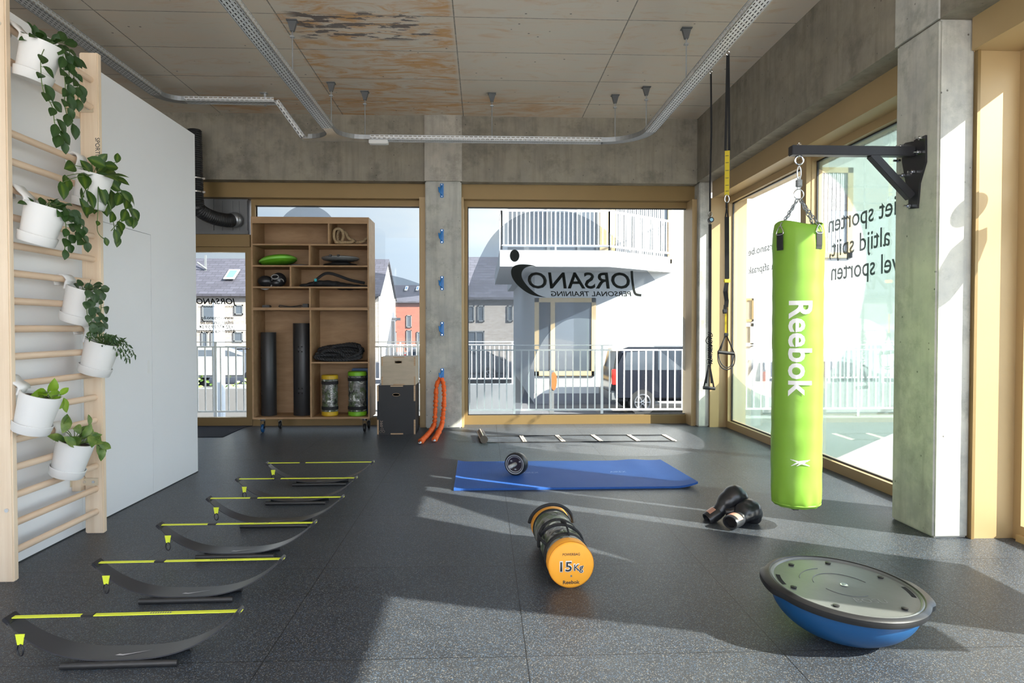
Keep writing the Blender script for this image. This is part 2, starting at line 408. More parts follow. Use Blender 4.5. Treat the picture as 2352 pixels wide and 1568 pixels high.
# gold cladding: headers, reveals
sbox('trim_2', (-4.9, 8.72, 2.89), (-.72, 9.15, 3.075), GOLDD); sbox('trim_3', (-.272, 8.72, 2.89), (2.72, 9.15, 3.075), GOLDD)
sbox('trim_4', (2.885, 4.39, 2.885), (3.4, 8.53, 3.09), GOLD); sbox('trim_5', (2.885, -2.5, 2.9), (3.4, 3.95, 3.09), GOLD)
sbox('trim_6', (2.862, 8.50, 0), (3.32, 8.62, 2.885), GOLD); sbox('trim_7', (2.918, 3.95, 0), (3.34, 4.40, 2.9), GOLD)
b = BM(); box(b, (2.912, 3.935, 0), (2.93, 3.962, 3.0)); struct('trim_8', b, GOLDD)
b = BM(); box(b, (-.272, 8.6, 0), (-.245, 9.0, 2.89)); box(b, (2.66, 8.62, 0), (2.72, 9.0, 2.89)); box(b, (-.8, 8.62, 0), (-.72, 9.0, 2.89)); struct('trim_9', b, GOLD)
sbox('shadow_gap_strip', (-2.5, -1, 0), (-2.497, 6.07, .006), MATS['dark_print'])  # dark strip painted in as the shadow gap along the partition foot

def window(name, axis, pl, u0, u1, z0, z1, fw=.06, fd=.09, bot=None, top=None, sp=.0):
    """framed pane in the plane axis=pl spanning u0..u1, z0..z1 (outer frame edges)"""
    r_ = thing(name, None, None, (pl if axis == 'x' else (u0+u1)/2, pl if axis == 'y' else (u0+u1)/2, 0), kind='structure')
    bot = bot or fw; top = top or fw
    def bx_(q, ua, ub, za, zb, d0, d1):
        if axis == 'y': box(q, (ua, pl+d0, za), (ub, pl+d1, zb))
        else: box(q, (pl+d0, ua, za), (pl+d1, ub, zb))
    q = BM(); bx_(q, u0, u0+fw, z0, z1, 0, fd); bx_(q, u1-fw, u1, z0, z1, 0, fd); bx_(q, u0+fw, u1-fw, z1-top, z1, 0, fd); bx_(q, u0+fw, u1-fw, z0, z0+bot, 0, fd)
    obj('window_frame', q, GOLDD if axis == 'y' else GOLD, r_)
    q = BM()
    for ua, ub, za, zb in ((u0+fw, u0+fw+.012, z0+bot, z1-top), (u1-fw-.012, u1-fw, z0+bot, z1-top), (u0+fw, u1-fw, z1-top-.012, z1-top), (u0+fw, u1-fw, z0+bot, z0+bot+.012)):
        bx_(q, ua, ub, za, zb, fd*.45, fd*.62)
    obj('window_gasket', q, RUBBER, r_)
    q = BM(); bx_(q, u0+fw+.002, u1-fw-.002, z0+bot+.002, z1-top-.002, fd*.5, fd*.5+.006); obj('pane', q, GLASS, r_)
    return r_
W1 = window('window_1', 'y', 8.85, -.244, 2.72, .0, 2.89, .042, .10, .115, .075)
xl = wY(590, 500, 8.85).x
W2 = window('window_2', 'y', 8.85, wY(577, 500, 8.85).x, -.735, .0, 2.89, .05, .10, .10, .075)
FY = 8.89
# glazed door far left with a steel ventilation panel above
dl, dr = wY(452, 600, 8.85).x-.75, wY(577, 600, 8.85).x
dz1 = wY(500, 567, 8.85).z
D1 = thing('door_1', None, None, ((dl+dr)/2, 8.85, 0), kind='structure')
q = BM(); fw = .075
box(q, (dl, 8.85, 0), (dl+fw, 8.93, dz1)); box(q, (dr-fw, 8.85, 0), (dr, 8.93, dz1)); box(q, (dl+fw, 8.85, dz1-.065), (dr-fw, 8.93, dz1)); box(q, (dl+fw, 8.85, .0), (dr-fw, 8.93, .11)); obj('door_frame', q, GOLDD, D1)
q = BM(); box(q, (dl+fw, 8.885, .11), (dr-fw, 8.891, dz1-.065)); obj('pane', q, GLASS, D1)
q = BM(); hx = dr-fw-.02; tube(q, smooth_path([(hx+.03, 8.93, 1.2), (hx-.01, 9.0, 1.26), (hx-.02, 9.02, 1.2), (hx-.02, 9.02, .86), (hx-.01, 9.0, .80), (hx+.03, 8.93, .85)], 5), .012, 8); obj('door_handle', q, BLACKM, D1, smooth=True)
q = BM(); tube(q, [(dr-.03, 8.86, .99), (dr-.03, 8.80, .99), (dr-.17, 8.80, .985)], .009, 8); obj('door_lever', q, CHROME, D1, smooth=True)
b = BM(); box(b, (-4.9, 8.80, dz1), (dr, 9.0, wY(500, 538, 8.8).z)); struct('trim_11', b, GOLDD)
b = BM(); box(b, (dl, 8.82, 0), (dl-.5, 9.0, 2.89)); struct('trim_12', b, GOLDD)
# ventilation box above the door
vz0 = wY(500, 538, 8.8).z; vz1 = 2.89
V = thing('ventilation_unit', 'galvanised steel ventilation box above the glazed entrance door', 'ventilation box', ((dl+dr)/2, 8.8, vz0))
q = BM(); box(q, (-4.9, 8.83, vz0+.004), (dr-.03, 9.02, vz1-.003)); obj('casing', q, mat('dull_zinc', (.16, .165, .17), .5, .5, .3, 3), V)
q = BM(); box(q, (-4.9, 8.80, vz0+.004), (dr-.02, 8.83, vz0+.05)); box(q, (dr-.06, 8.80, vz0+.05), (dr-.03, 8.83, vz1-.02)); box(q, (-3.42, 8.815, vz0+.05), (-3.405, 8.83, vz1-.01)); obj('flange', q, MATS['dull_zinc'], V)
q = BM()
for xx in (-3.33, -3.2, -3.12): box(q, (xx, 8.822, vz0+.05), (xx+.03, 8.83, vz1-.03))
obj('rib', q, MATS['dull_zinc'], V)

# right-hand windows, between and beside the columns
ym = wX(1866, 700, 3.1).y
W3 = window('window_3', 'x', 3.07, ym+.03, 8.50, 0, 2.885, .055, .10, .085, .07)
W4 = window('window_4', 'x', 3.07, 4.40, ym+.03, 0, 2.885, .055, .10, .085, .07)
q = BM(); box(q, (3.02, ym-.02, 0), (3.07, ym+.09, 2.885)); obj('mullion', q, GOLD, W4)
W5 = window('window_5', 'x', 3.18, -.2, 3.95, 0, 2.9, .06, .10, .09, .07)
W6 = window('window_6', 'x', 3.18, -2.5, -.2, 0, 2.9, .06, .10, .09, .07)
q = BM(); box(q, (3.15, -.2, 0), (3.18, 3.89, .04)); obj('window_sill', q, GOLD, W5)

# ---- printed films and lettering on the glass
def strip(bm, axis, pl, us, lo, hi, th=.0015):
    """film between the curves lo(u) and hi(u)"""
    P = (lambda u, z, d: (u, pl+d, z)) if axis == 'y' else (lambda u, z, d: (pl+d, u, z))
    for a, b_ in zip(us, us[1:]):
        l0, l1, h0, h1 = lo(a), lo(b_), hi(a), hi(b_)
        if h0-l0 < .002 and h1-l1 < .002: continue
        v = [bm.verts.new(P(u, z, d)) for d in (0, th) for u, z in ((a, l0), (b_, l1), (b_, max(h1, l1+.001)), (a, max(h0, l0+.001)))]
        for f in ((0, 1, 2, 3), (7, 6, 5, 4), (0, 4, 5, 1), (3, 2, 6, 7)): bm.faces.new([v[i] for i in f])
def curve(pts):
    pts = sorted(pts)
    sp = smooth_path([Vector((a, b_, 0)) for a, b_ in pts], 10)
    def f(u):
        if u <= sp[0].x: return sp[0].y
        for a, b_ in zip(sp, sp[1:]):
            if a.x <= u <= b_.x: return a.y + (b_.y-a.y)*(u-a.x)/max(1e-9, b_.x-a.x)
        return sp[-1].y
    return f
lin = lambda a, b_, n: [a+(b_-a)*i/n for i in range(n+1)]
g1 = lambda px, py: tuple(wY(px, py, 8.892)[i] for i in (0, 2))
bz = .125
hi1 = curve([g1(*p) for p in ((1069, 680), (1085, 632), (1105, 585), (1130, 543), (1165, 510), (1205, 489), (1250, 481), (1300, 484), (1345, 499), (1390, 527), (1440, 570), (1490, 625), (1540, 688), (1581, 742))])
lo1 = curve([(g1(*p)[0], max(g1(*p)[1], bz)) for p in ((1069, 1000), (1180, 1000), (1194, 957), (1200, 915), (1212, 865), (1232, 812), (1258, 768), (1290, 741), (1320, 731), (1360, 733), (1405, 745), (1450, 765), (1500, 794), (1550, 832), (1581, 858))])
q = BM(); strip(q, 'y', 8.898, lin(g1(1069.5, 500)[0], g1(1580, 500)[0], 150), lo1, hi1); obj('film', q, FILM, W1)
ca, cb = g1(1252, 500)[0], 0
# left window: disc at the top, curved band lower right
c0 = g1(706, 540); rr = .385
q = BM(); us = lin(c0[0]-rr, c0[0]+rr, 40)
strip(q, 'y', 8.898, us, lambda u: c0[1]-math.sqrt(max(0, rr*rr-(u-c0[0])**2)), lambda u: min(2.812, c0[1]+math.sqrt(max(0, rr*rr-(u-c0[0])**2))))
h2 = curve([g1(*p) for p in ((600, 650), (700, 627), (800, 622), (862, 626), (920, 637), (966, 652))]); l2 = curve([g1(*p) for p in ((600, 1000), (700, 860), (800, 740), (862, 696), (905, 688), (966, 640))])
l2 = curve([g1(*p) for p in ((600, 760), (700, 740), (800, 715), (862, 694), (900, 686), (935, 682), (966, 678))])
strip(q, 'y', 8.898, lin(g1(606, 500)[0], g1(964, 500)[0], 60), l2, h2); obj('film', q, FILM, W2)
# main logo, read from the street
TX = (-1, 0, 0); UP = (0, 0, 1); yt = 8.8885
def gx(px, py): p = wY(px, py, yt); return (p.x, yt, p.z)
a = gx(1455, 662); w_ = gx(1455, 662)[0]-gx(1212, 662)[0]
text('lettering', 'ORSANO', gx(1447, 662), TX, UP, LET, W1, width=gx(1447, 662)[0]-gx(1212, 662)[0], height=.215, off=.014, shear=.12)
q = BM(); jp = smooth_path([gx(1451, 622), gx(1452, 640), gx(1455, 662), gx(1460, 675), gx(1473, 678)], 6); tube(q, jp, .016, 8, flat=.05)
q2 = [p for p in jp]; obj('lettering', q, LET, W1)
text('lettering', 'PERSONAL TRAINING', gx(1450, 680), TX, UP, LET, W1, width=gx(1450, 680)[0]-gx(1265, 680)[0], height=.066, shear=.15, off=.012)
def flatpoly(name, pts, th, m_, parent, M_=None):
    q = BM()
    A = [q.verts.new(p) for p in pts]; f = q.faces.new(A); r_ = bmesh.ops.extrude_face_region(q, geom=[f])
    for v in [g for g in r_['geom'] if isinstance(g, bmesh.types.BMVert)]: v.co += Vector(th)
    bmesh.ops.triangulate(q, faces=[f for f in q.faces if len(f.verts) > 4]); return obj(name, q, m_, parent)
flatpoly('logo', [gx(1182+11*math.cos(t), 587+14*math.sin(t)) for t in lin(0, 2*PI, 24)[:-1]], (0, -.0006, 0), LET, W1)
o_ = smooth_path([Vector(gx(*p)) for p in ((1246, 619), (1222, 609), (1195, 607), (1178, 613), (1174, 628), (1183, 648), (1205, 668), (1228, 679), (1255, 683))], 6)
i_ = smooth_path([Vector(gx(*p)) for p in ((1255, 683), (1235, 676), (1215, 660), (1200, 640), (1199, 624), (1210, 613), (1228, 612), (1246, 619))], 6)
flatpoly('logo', [p for p in o_[:-1]]+[p for p in i_[:-1]], (0, -.0006, 0), LET, W1)
# lettering on the door
def gd(px, py): p = wY(px, py, 8.883); return (p.x, 8.883, p.z)
def dtext(s, pxa, pxb, py, **k): text('lettering', s, gd(pxa, py), TX, UP, LET, D1, width=gd(pxa, py)[0]-gd(pxb, py)[0], shear=.2, **k)
dtext('JORSANO', 543, 450, 698, height=.075, off=.02); dtext('PERSONAL TRAINING', 537, 455, 706, height=.022)
dtext('www.jorsano.be', 536, 462, 733, height=.045, off=.01); dtext('info@jorsano.be', 536, 460, 744, height=.045, off=.01)
dtext('+32 477 19 59 04', 536, 458, 754, height=.045, off=.01); dtext('Alleen na afspraak', 543, 448, 764, height=.045, off=.01)

# side window films
PX = 3.128
def gs(px, py): p = wX(px, py, PX); return (p.y, p.z)
cy, cz, ra, rb = 7.42, 1.74, 1.93, 1.24
def ehi(u): return cz+rb*math.sqrt(max(0, 1-((u-cy)/ra)**2))
def elo(u): return cz-rb*math.sqrt(max(0, 1-((u-cy)/ra)**2))
for Wn, ua, ub in ((W4, 4.46, ym-.03), (W3, ym+.088, 8.44)):
    q = BM(); us = lin(ua, ub, 60); ins = [u for u in us if abs(u-cy) < ra] ; edge = cy-ra
    low = lambda u: max(.1, min(.41-(u-5.19)*.42, 1.2)) if u < 6.0 else .1
    if ua < edge < ub:
        strip(q, 'x', PX+.006, [u for u in us if u < edge]+[edge], low, lambda u: 2.81)
        us = [edge+(ub-edge)*(i/50)**2 for i in range(51)]
    strip(q, 'x', PX+.006, us, ehi, lambda u: 2.81 if ehi(u) < 2.81 else ehi(u)); strip(q, 'x', PX+.006, us, low, elo)
    obj('film', q, TEAL, Wn)
SXD = (0, 1, 0)
def stext(s, ya, yb, z, Wn, h, **k): text('lettering', s, (PX-.012, ya, z), SXD, UP, LETG, Wn, width=yb-ya, height=h, **k)
y0 = wX(2056, 500, 3.116).y
stext('niet sporten', 4.93, wX(1903, 520, 3.116).y, wX(2041, 497, 3.116).z, W4, .16, off=.006)
stext('altijd spijt,', wX(2044, 560, 3.116).y, wX(1905, 560, 3.116).y, wX(2041, 563, 3.116).z, W4, .16, off=.006)
stext('wel sporten', 4.93, wX(1909, 630, 3.116).y, wX(2041, 626, 3.116).z, W4, .16, off=.006)
stext('www.jorsano.be', 6.62, wX(1719, 580, 3.116).y, wX(1735, 583, 3.116).z, W3, .085, off=.004)
stext('Alleen na afspraak', 6.62, wX(1719, 625, 3.116).y, wX(1735, 626, 3.116).z, W3, .085, off=.004)

FILM2 = film_mat('logo_film', (.42, .42, .42), (.5, .5, .5), .3)
# near window graphics: two broad discs of film with clear gaps between them
PX = 3.228
Z0, Z1 = .1, 2.82
aL = [(1.02, 2.82), (1.12, 2.5), (1.28, 2.1), (1.42, 1.7), (1.60, 1.3), (1.85, .9), (2.1, .6), (2.4, .35), (2.8, .1)]
aR = [(2.40, 2.82), (2.36, 2.5), (2.28, 2.1), (2.16, 1.7), (2.04, 1.4), (2.0, 1.2)]
fL = curve([(z, y) for y, z in aL]); fR = curve([(z, y) for y, z in aR])
def hstrip(q, zs, lo, hi):
    for a_, b_ in zip(zs, zs[1:]):
        if hi(a_)-lo(a_) < .002 and hi(b_)-lo(b_) < .002: continue
        v = [q.verts.new((PX+d, y, z)) for d in (0, .0015) for z, y in ((a_, lo(a_)), (b_, lo(b_)), (b_, max(hi(b_), lo(b_))), (a_, max(hi(a_), lo(a_))))]
        for f in ((0, 1, 2, 3), (7, 6, 5, 4), (0, 4, 5, 1), (3, 2, 6, 7)): q.faces.new([v[i] for i in f])
q = BM(); hstrip(q, lin(1.0, Z1, 50), fL, lambda z: fR(z)); obj('film', q, FROST, W5)
fS = curve([(2.82, 3.0), (2.5, 2.72), (2.1, 2.42), (1.7, 2.14), (1.4, 2.05), (1.0, 2.0)])
q = BM(); hstrip(q, lin(1.2, Z1, 50), fS, lambda z: 3.12); hstrip(q, lin(.5, 1.2, 16), lambda z: 2.02+(1.2-z)*.2, lambda z: 3.12); obj('film', q, FROST, W5)
def tc_(px, py):
    # where the sun's path through a point on the column front crosses the window
    p = wY(px, py, 3.965); t = (3.23-p.x)/.86; return (3.2345, 3.965-.51*t, p.z+.65*t)
flatpoly('logo', [tc_(2217+46*math.cos(t)*.72+24*math.sin(t)*.70, 487-46*math.cos(t)*.70+24*math.sin(t)*.72) for t in lin(0, 2*PI, 28)[:-1]], (-.0008, 0, 0), FILM2, W5)
flatpoly('logo', [tc_(*p) for p in ((2252, 530), (2215, 545), (2182, 573), (2155, 618), (2140, 670), (2136, 720), (2155, 708), (2180, 690), (2208, 655), (2235, 605), (2252, 560))], (-.0008, 0, 0), FILM2, W5)

# ---- partition with the concealed door
q = BM(); pt = 2.935
ya_, yb_, dzt = 4.35, wX(350, 900, -2.5).y, wX(347, 540, -2.5).z
box(q, (-2.62, -2, 0), (-2.5, ya_-.003, pt)); box(q, (-2.62, ya_-.003, dzt+.003), (-2.5, yb_+.003, pt)); box(q, (-2.62, yb_+.003, 0), (-2.5, 6.07, pt)); struct('wall_partition', q, WHITE)
D2 = thing('door_2', None, None, (-2.5, (ya_+yb_)/2, 0), kind='structure')
pbox('door_panel', (-2.61, ya_, .005), (-2.501, yb_, dzt), WHITE, D2)
p = wX(341, 842, -2.5); pbox('door_latch', (-2.502, p.y-.015, p.z-.05), (-2.499, p.y+.015, p.z+.05), WHITEP, D2)
sbox('trim_13', (-4.9, 6.0, 2.5), (-4.6, 8.5, 2.6), CONC)
# entrance mat, dark carpet inset
q = BM(); pa = [wZ(440, 1006), wZ(512, 1004), wZ(563, 981)]
poly = [(-4.6, pa[1].y), (pa[1].x, pa[1].y), (pa[2].x, pa[2].y), (dr, 8.84), (-4.6, 8.84)]
prism(q, poly, .006); o = obj('entrance_mat', q, mat('dark_carpet', (.016, .018, .028), .95, 0, .3, 200, .6, 400)); tag(o, 'dark carpet entrance mat set in the floor before the glazed door', 'mat')

# ================================================================ CABLE TRAYS
def tray_mat():
    m_, k = newmat('perforated_tray')
    v = k.coord()
    br = k.n('TexBrick', {'Vector': v, 'Scale': 1.0, 'Brick Width': .052, 'Row Height': .026, 'Mortar Size': .0085, 'Mortar Smooth': 0.0}, offset=.5)
    nz_ = k.noise(25, 3, k.coord())
    c = k.mix(nz_, (.60, .61, .62), (.76, .77, .78))
    q = k.n('BsdfPrincipled', {'Base Color': c, 'Roughness': .42, 'Metallic': .3})
    t_ = k.n('BsdfTransparent'); ms = k.n('MixShader', {0: br.outputs['Fac'], 1: t_.outputs[0], 2: q.outputs[0]}); k.done(ms.outputs[0]); return m_
TRAY = tray_mat()
def tray(name, label, segs, w=.105, h=.05, z=3.35):
    """segs: list of (p, q) centre lines in local XY; every run becomes base + two sides"""
    T = thing(name, label, 'cable tray', (*segs[0][0][:2], 0))
    for p, q_ in segs:
        p, q_ = Vector((*p, 0)) if len(p) == 2 else Vector(p), Vector((*q_, 0)) if len(q_) == 2 else Vector(q_)
        d = (q_-p); L = d.length; ang = math.atan2(d.y, d.x); zz = p.z or z
        pit = math.atan2((q_.z or z)-zz, Vector((d.x, d.y)).length) if p.z else 0
        M_ = Matrix.Translation((p.x, p.y, zz)) @ Matrix.Rotation(ang, 4, 'Z') @ Matrix.Rotation(-pit, 4, 'Y')
        for nm, a, b_ in (('tray_base', (0, -w/2, 0), (L, w/2, .002)),):
            q = BM(); box(q, a, b_); o = obj(nm, q, TRAY, T, world=False); o.matrix_basis = T.matrix_basis.inverted() @ M_
        q = BM(); [tube(q, [(.01, yy, .006), (L-.01, yy, .006)], .0045, 6) for yy in (-.042, -.03, -.018, -.006, .006, .018, .03, .042)]; o = obj('slot_shade_filler', q, RUBBER, T, world=False); o.matrix_basis = T.matrix_basis.inverted() @ M_  # black tubes added inside the tray so its slots read dark
        for s in (-1, 1):
            q = BM(); box(q, (0, 0, 0), (L, h, .0015)); o = obj('tray_side', q, TRAY, T, world=False)
            o.matrix_basis = T.matrix_basis.inverted() @ M_ @ Matrix.Translation((0, s*w/2, 0)) @ Matrix.Rotation(PI/2, 4, 'X')
            q = BM(); box(q, (0, -.003, h-.002), (L, .003, h+.002)); box(q, (0, -.003, -.002), (L, .003, .006)); o = obj('tray_lip', q, STEEL, T, world=False)
            o.matrix_basis = T.matrix_basis.inverted() @ M_ @ Matrix.Translation((0, s*w/2, 0))
    return T
TY, TZ = 7.72, 3.345
xr, xL = (wZ(1753, 2, TZ).x+wZ(1489, 308, TZ).x)/2, (wZ(537, 2, TZ).x+wZ(752, 306, TZ).x)/2
T1 = tray('cable_tray', 'perforated steel cable tray running across the room in front of the back beam', [((-1.25, TY), (1.35, TY))], z=TZ)
T2 = tray('cable_tray', 'perforated steel cable tray on the right, running toward the camera', [((xr, 3.2), (xr, TY-.45))], z=TZ)
T3 = tray('cable_tray', 'perforated steel cable tray left of centre, running toward the camera', [((xL, 3.2), (xL, TY-.45))], z=TZ)
def sheet_path(path, half, z, h, name, parent, both=True, rot=0):
    q = BM(); F = frames([Vector(p) for p in path]); A = []
    for p, (T, N, B) in zip(path, F):
        n_ = Vector((-T.y, T.x, 0)).normalized(); p = Vector(p); A.append((p-n_*half, p+n_*half))
    for (a, b_), (c, d) in zip(A, A[1:]):
        for s in (0, .002):
            vs = [q.verts.new(x+Vector((0, 0, z+s))) for x in (a, b_, d, c)]; q.faces.new(vs)
    obj(name, q, STEEL, parent)
    for k in (0, 1):
        q = BM()
        for u, v in zip(A, A[1:]):
            a, c = u[k], v[k]; vs = [q.verts.new(x) for x in (a+Vector((0, 0, z)), c+Vector((0, 0, z)), c+Vector((0, 0, z+h)), a+Vector((0, 0, z+h)))]; q.faces.new(vs)
        bmesh.ops.remove_doubles(q, verts=q.verts, dist=.0005)
        obj('bend_side', q, STEEL, parent, mods=(('SOLIDIFY', dict(thickness=.003)),))
# rounded corner joining the right-hand runs
arc = [(xr-.45+.45*math.sin(t), TY-.45+.45*math.cos(t), 0) for t in lin(0, PI/2, 12)]
B1 = thing('tray_bend', 'rounded steel cable tray corner at the right end of the cross run', 'cable tray', (xr-.2, TY-.2, TZ))
sheet_path(arc, .0525, TZ, .05, 'bend_base', B1)
# T-piece with rounded shoulders
B2 = thing('tray_junction', 'bright T shaped cable tray junction with curved shoulders', 'cable tray', (xL, TY, TZ))
q = BM(); r_ = .25
def shoulder(cx, s): return [(cx+s*r_*math.cos(t), TY-.05-r_+r_*math.sin(t)) for t in lin(0, PI/2, 8)]
pl_ = [(xL-.053, TY-.45)] + [(xL-.053-r_*(1-math.cos(t)), TY-.303+.25*math.sin(t)) for t in lin(0, PI/2, 8)] + [(-2.0, TY-.053), (-2.0, TY+.053), (-1.25, TY+.053), (-1.25, TY-.053)] + [(xL+.053+r_*(1-math.cos(t)), TY-.303+.25*math.sin(t)) for t in lin(PI/2, 0, 8)] + [(xL+.053, TY-.45)]
prism(q, pl_, .002, Matrix.Translation((0, 0, TZ))); obj('junction_base', q, MATS['chrome'], B2)
q = BM(); box(q, (-2.0, TY+.051, TZ), (-1.25, TY+.054, TZ+.05)); obj('junction_side', q, STEEL, B2)
for i0, i1 in ((0, 10), (12, 22)):
    q = BM(); seg = pl_[i0:i1] if i0 == 0 else pl_[12:]
    for a, c in zip(seg, seg[1:]): q.faces.new([q.verts.new(x) for x in ((*a, TZ), (*c, TZ), (*c, TZ+.05), (*a, TZ+.05))])
    bmesh.ops.remove_doubles(q, verts=q.verts, dist=.0005); obj('junction_side', q, STEEL, B2, mods=(('SOLIDIFY', dict(thickness=.003)),))
# high tray on the left, under the slab, then dropping to the junction
pz = 3.74; pA = (wY(385, 240, TY).x, TY); xh2 = wY(632, 240, TY).x
T4 = tray('cable_tray', 'dark steel cable tray tight under the slab over the white partition', [((pA[0]-.02, 4.6), (pA[0]-.02, TY-.22))], z=pz)
T5 = tray('cable_tray', 'short steel cable tray under the slab above the shelving end', [((pA[0]+.2, TY), (xh2, TY))], z=pz)
B3 = thing('tray_bend', 'rounded steel tray corner high above the partition end', 'cable tray', (pA[0], TY, pz)); sheet_path([(pA[0]-.02+.22*(1-math.cos(t)), TY-.22+.22*math.sin(t), 0) for t in lin(0, PI/2, 8)], .0525, pz, .05, 'bend_base', B3)
T6 = tray('cable_tray', 'steel cable tray sloping down to the T junction', [((xh2+.01, TY, pz), (-2.01, TY, TZ+.005))], z=pz)

# threaded rod hangers
def hanger(x, y, zb, label):
    H = thing('tray_hanger', label, 'hanger', (x, y, 3.885), group='threaded rod hangers of the cable trays')
    q = BM(); box(q, (x-.045, y-.035, 3.876), (x+.045, y+.035, 3.884)); 
    pr = [(-.04, 0), (.04, 0), (.016, -.085), (-.016, -.085)]; prism(q, pr, .035, frameM((x, y+.018, 3.878), (1, 0, 0), (0, 0, 1))); obj('ceiling_bracket', q, DGREY, H)
    q = BM(); cyl(q, (x, y, zb), (x, y, 3.80), .006, 8); obj('threaded_rod', q, STEEL, H)
    q = BM(); box(q, (x-.018, y-.018, 3.74), (x+.018, y+.018, 3.752)); obj('washer', q, STEEL, H); q = BM(); cyl(q, (x, y, zb-.012), (x, y, zb+.02), .012, 6); obj('nut', q, STEEL, H); q = BM(); box(q, (x-.03, y-.012, zb-.02), (x+.03, y+.012, zb-.008)); obj('clamp_plate', q, STEEL, H)
def cp(px, py): return wZ(px, py, 3.885)
for (px, py), lab in (((677, 47), 'nearest rod hanger of the left tray, at the corner of the stained ceiling panel'), ((763, 190), 'second rod hanger of the left tray, close to the T junction'),
        ((1578, 65), 'nearest rod hanger of the right-hand cable tray'), ((1488, 200), 'rod hanger of the right tray just before the rounded corner')):
    p = cp(px, py); hanger(xL if px < 1000 else xr, p.y, TZ+.03, lab)
for px, lab in ((838, 'leftmost rod hanger of the cross tray, beside the white junction box'), (1130, 'rod hanger at the middle of the cross tray'), (1413, 'rightmost rod hanger of the cross tray before the rounded corner')):
    p = wY(px, 215, TY); hanger(p.x, TY, TZ+.03, lab)
p = wY(602, 212, TY); q = BM(); box(q, (p.x-.012, TY+.1, pz), (p.x+.012, TY+.104, 3.884)); box(q, (p.x-.05, TY+.06, 3.879), (p.x+.03, TY+.12, 3.884)); o = obj('tray_hanger', q, STEEL); tag(o, 'short flat steel hanger of the high left tray', 'hanger')
a = wY(845, 331, TY-.1); c = wY(889, 336, TY-.1)
JB = thing('junction_box', 'small white box clipped under the cross cable tray', 'junction box', ((a.x+c.x)/2, TY, TZ-.05))
pbox('housing', (a.x, TY-.05, TZ-.04), (c.x, TY+.04, TZ-.001), WHITEP, JB, bev=.004); pbox('lens', (a.x+.02, TY-.04, TZ-.043), (c.x-.02, TY+.03, TZ-.039), POT, JB)

# black flexible duct
D_ = thing('flexible_duct', 'black flexible duct dropping beside the partition into the ventilation box', 'duct', (-3.45, 8.3, 3.3))
dx = wY(446, 300, 8.3).x
pth = smooth_path([(dx, 8.3, 3.6), (dx+.01, 8.3, 3.1), (dx+.02, 8.3, 2.75), (dx+.04, 8.34, 2.66), (dx+.13, 8.48, 2.60), (dx+.24, 8.66, 2.59), (dx+.31, 8.80, 2.62)], 16)
pth = resample(pth, .0125)
q = BM(); tube(q, pth, [.085 if i % 2 else .078 for i in range(len(pth))], 20); obj('hose', q, RUBBER, D_)
for z_ in (3.02, 2.86):
    q = BM(); lathe(q, [(.086, 0), (.09, 0), (.09, .014), (.086, .014)], 24, Matrix.Translation((dx+.012, 8.3, z_))); box(q, (dx+.09, 8.29, z_-.004), (dx+.125, 8.31, z_+.018)); obj('clamp', q, CHROME, D_)
q = BM(); pe = pth[-1]; pd = (pth[-1]-pth[-4]).normalized(); tube(q, [pth[-8], pth[-1]], .093, 22); obj('collar', q, STEEL, D_, smooth=True)

# ================================================================ WALL BARS
post_y = [(3.47, 3.51), (4.275, 4.315)]
WB = thing('wall_bars', 'tall pale beech wall bars fixed to the white partition and hung with potted plants', 'wall bars', (-2.39, 3.9, 0))
for (y0_, y1_), zt in zip(post_y, (2.93, 2.93)):
    pbox('side_post', (-2.445, y0_, 0), (-2.333, y1_, zt), BEECH, WB, bev=.006)
rz_ = [.135+.1405*k for k in range(16)] + [2.60, 2.765]
for z_ in rz_:
    q = BM(); tube(q, [(-2.375, 3.505, z_), (-2.375, 4.28, z_)], .0185, 14, flat=.85); obj('rung', q, BEECHR, WB, smooth='auto')
for z_ in (wX(205, 253, -2.40).z, wX(205, 1108, -2.40).z):
    for yy in (4.27,):
        q = BM(); box(q, (-2.499, yy-.005, z_-.022), (-2.36, yy-.001, z_+.022)); box(q, (-2.499, yy-.05, z_-.022), (-2.495, yy-.002, z_+.022)); br_ = obj('fixing_bracket', q, mat('cream_enamel', (.6, .5, .36), .45), WB)
        q = BM(); [cyl(q, (x, yy-.011, z_), (x, yy-.004, z_), .009, 8) for x in (-2.385, -2.44)]; obj('screw', q, CHROME, br_)
        q = BM(); box(q, (-2.497, yy-.035, z_-.05), (-2.446, yy+.035, z_+.03)); obj('spacer_block', q, BEECH, WB)
q = BM(); p = wX(22, 1190, -2.333)
for z_ in (.36, 2.75): cyl(q, (-2.36, 3.462, z_), (-2.36, 3.472, z_), .010, 10)
obj('screw', q, CHROME, WB)
text('lettering', 'SPORTIBEL', (wY(218, 316, 4.27).x, 4.2735, wY(218, 316, 4.27).z), (0, 0, -1), (1, 0, 0), PRINT, WB, width=.16, height=.028, shear=0)

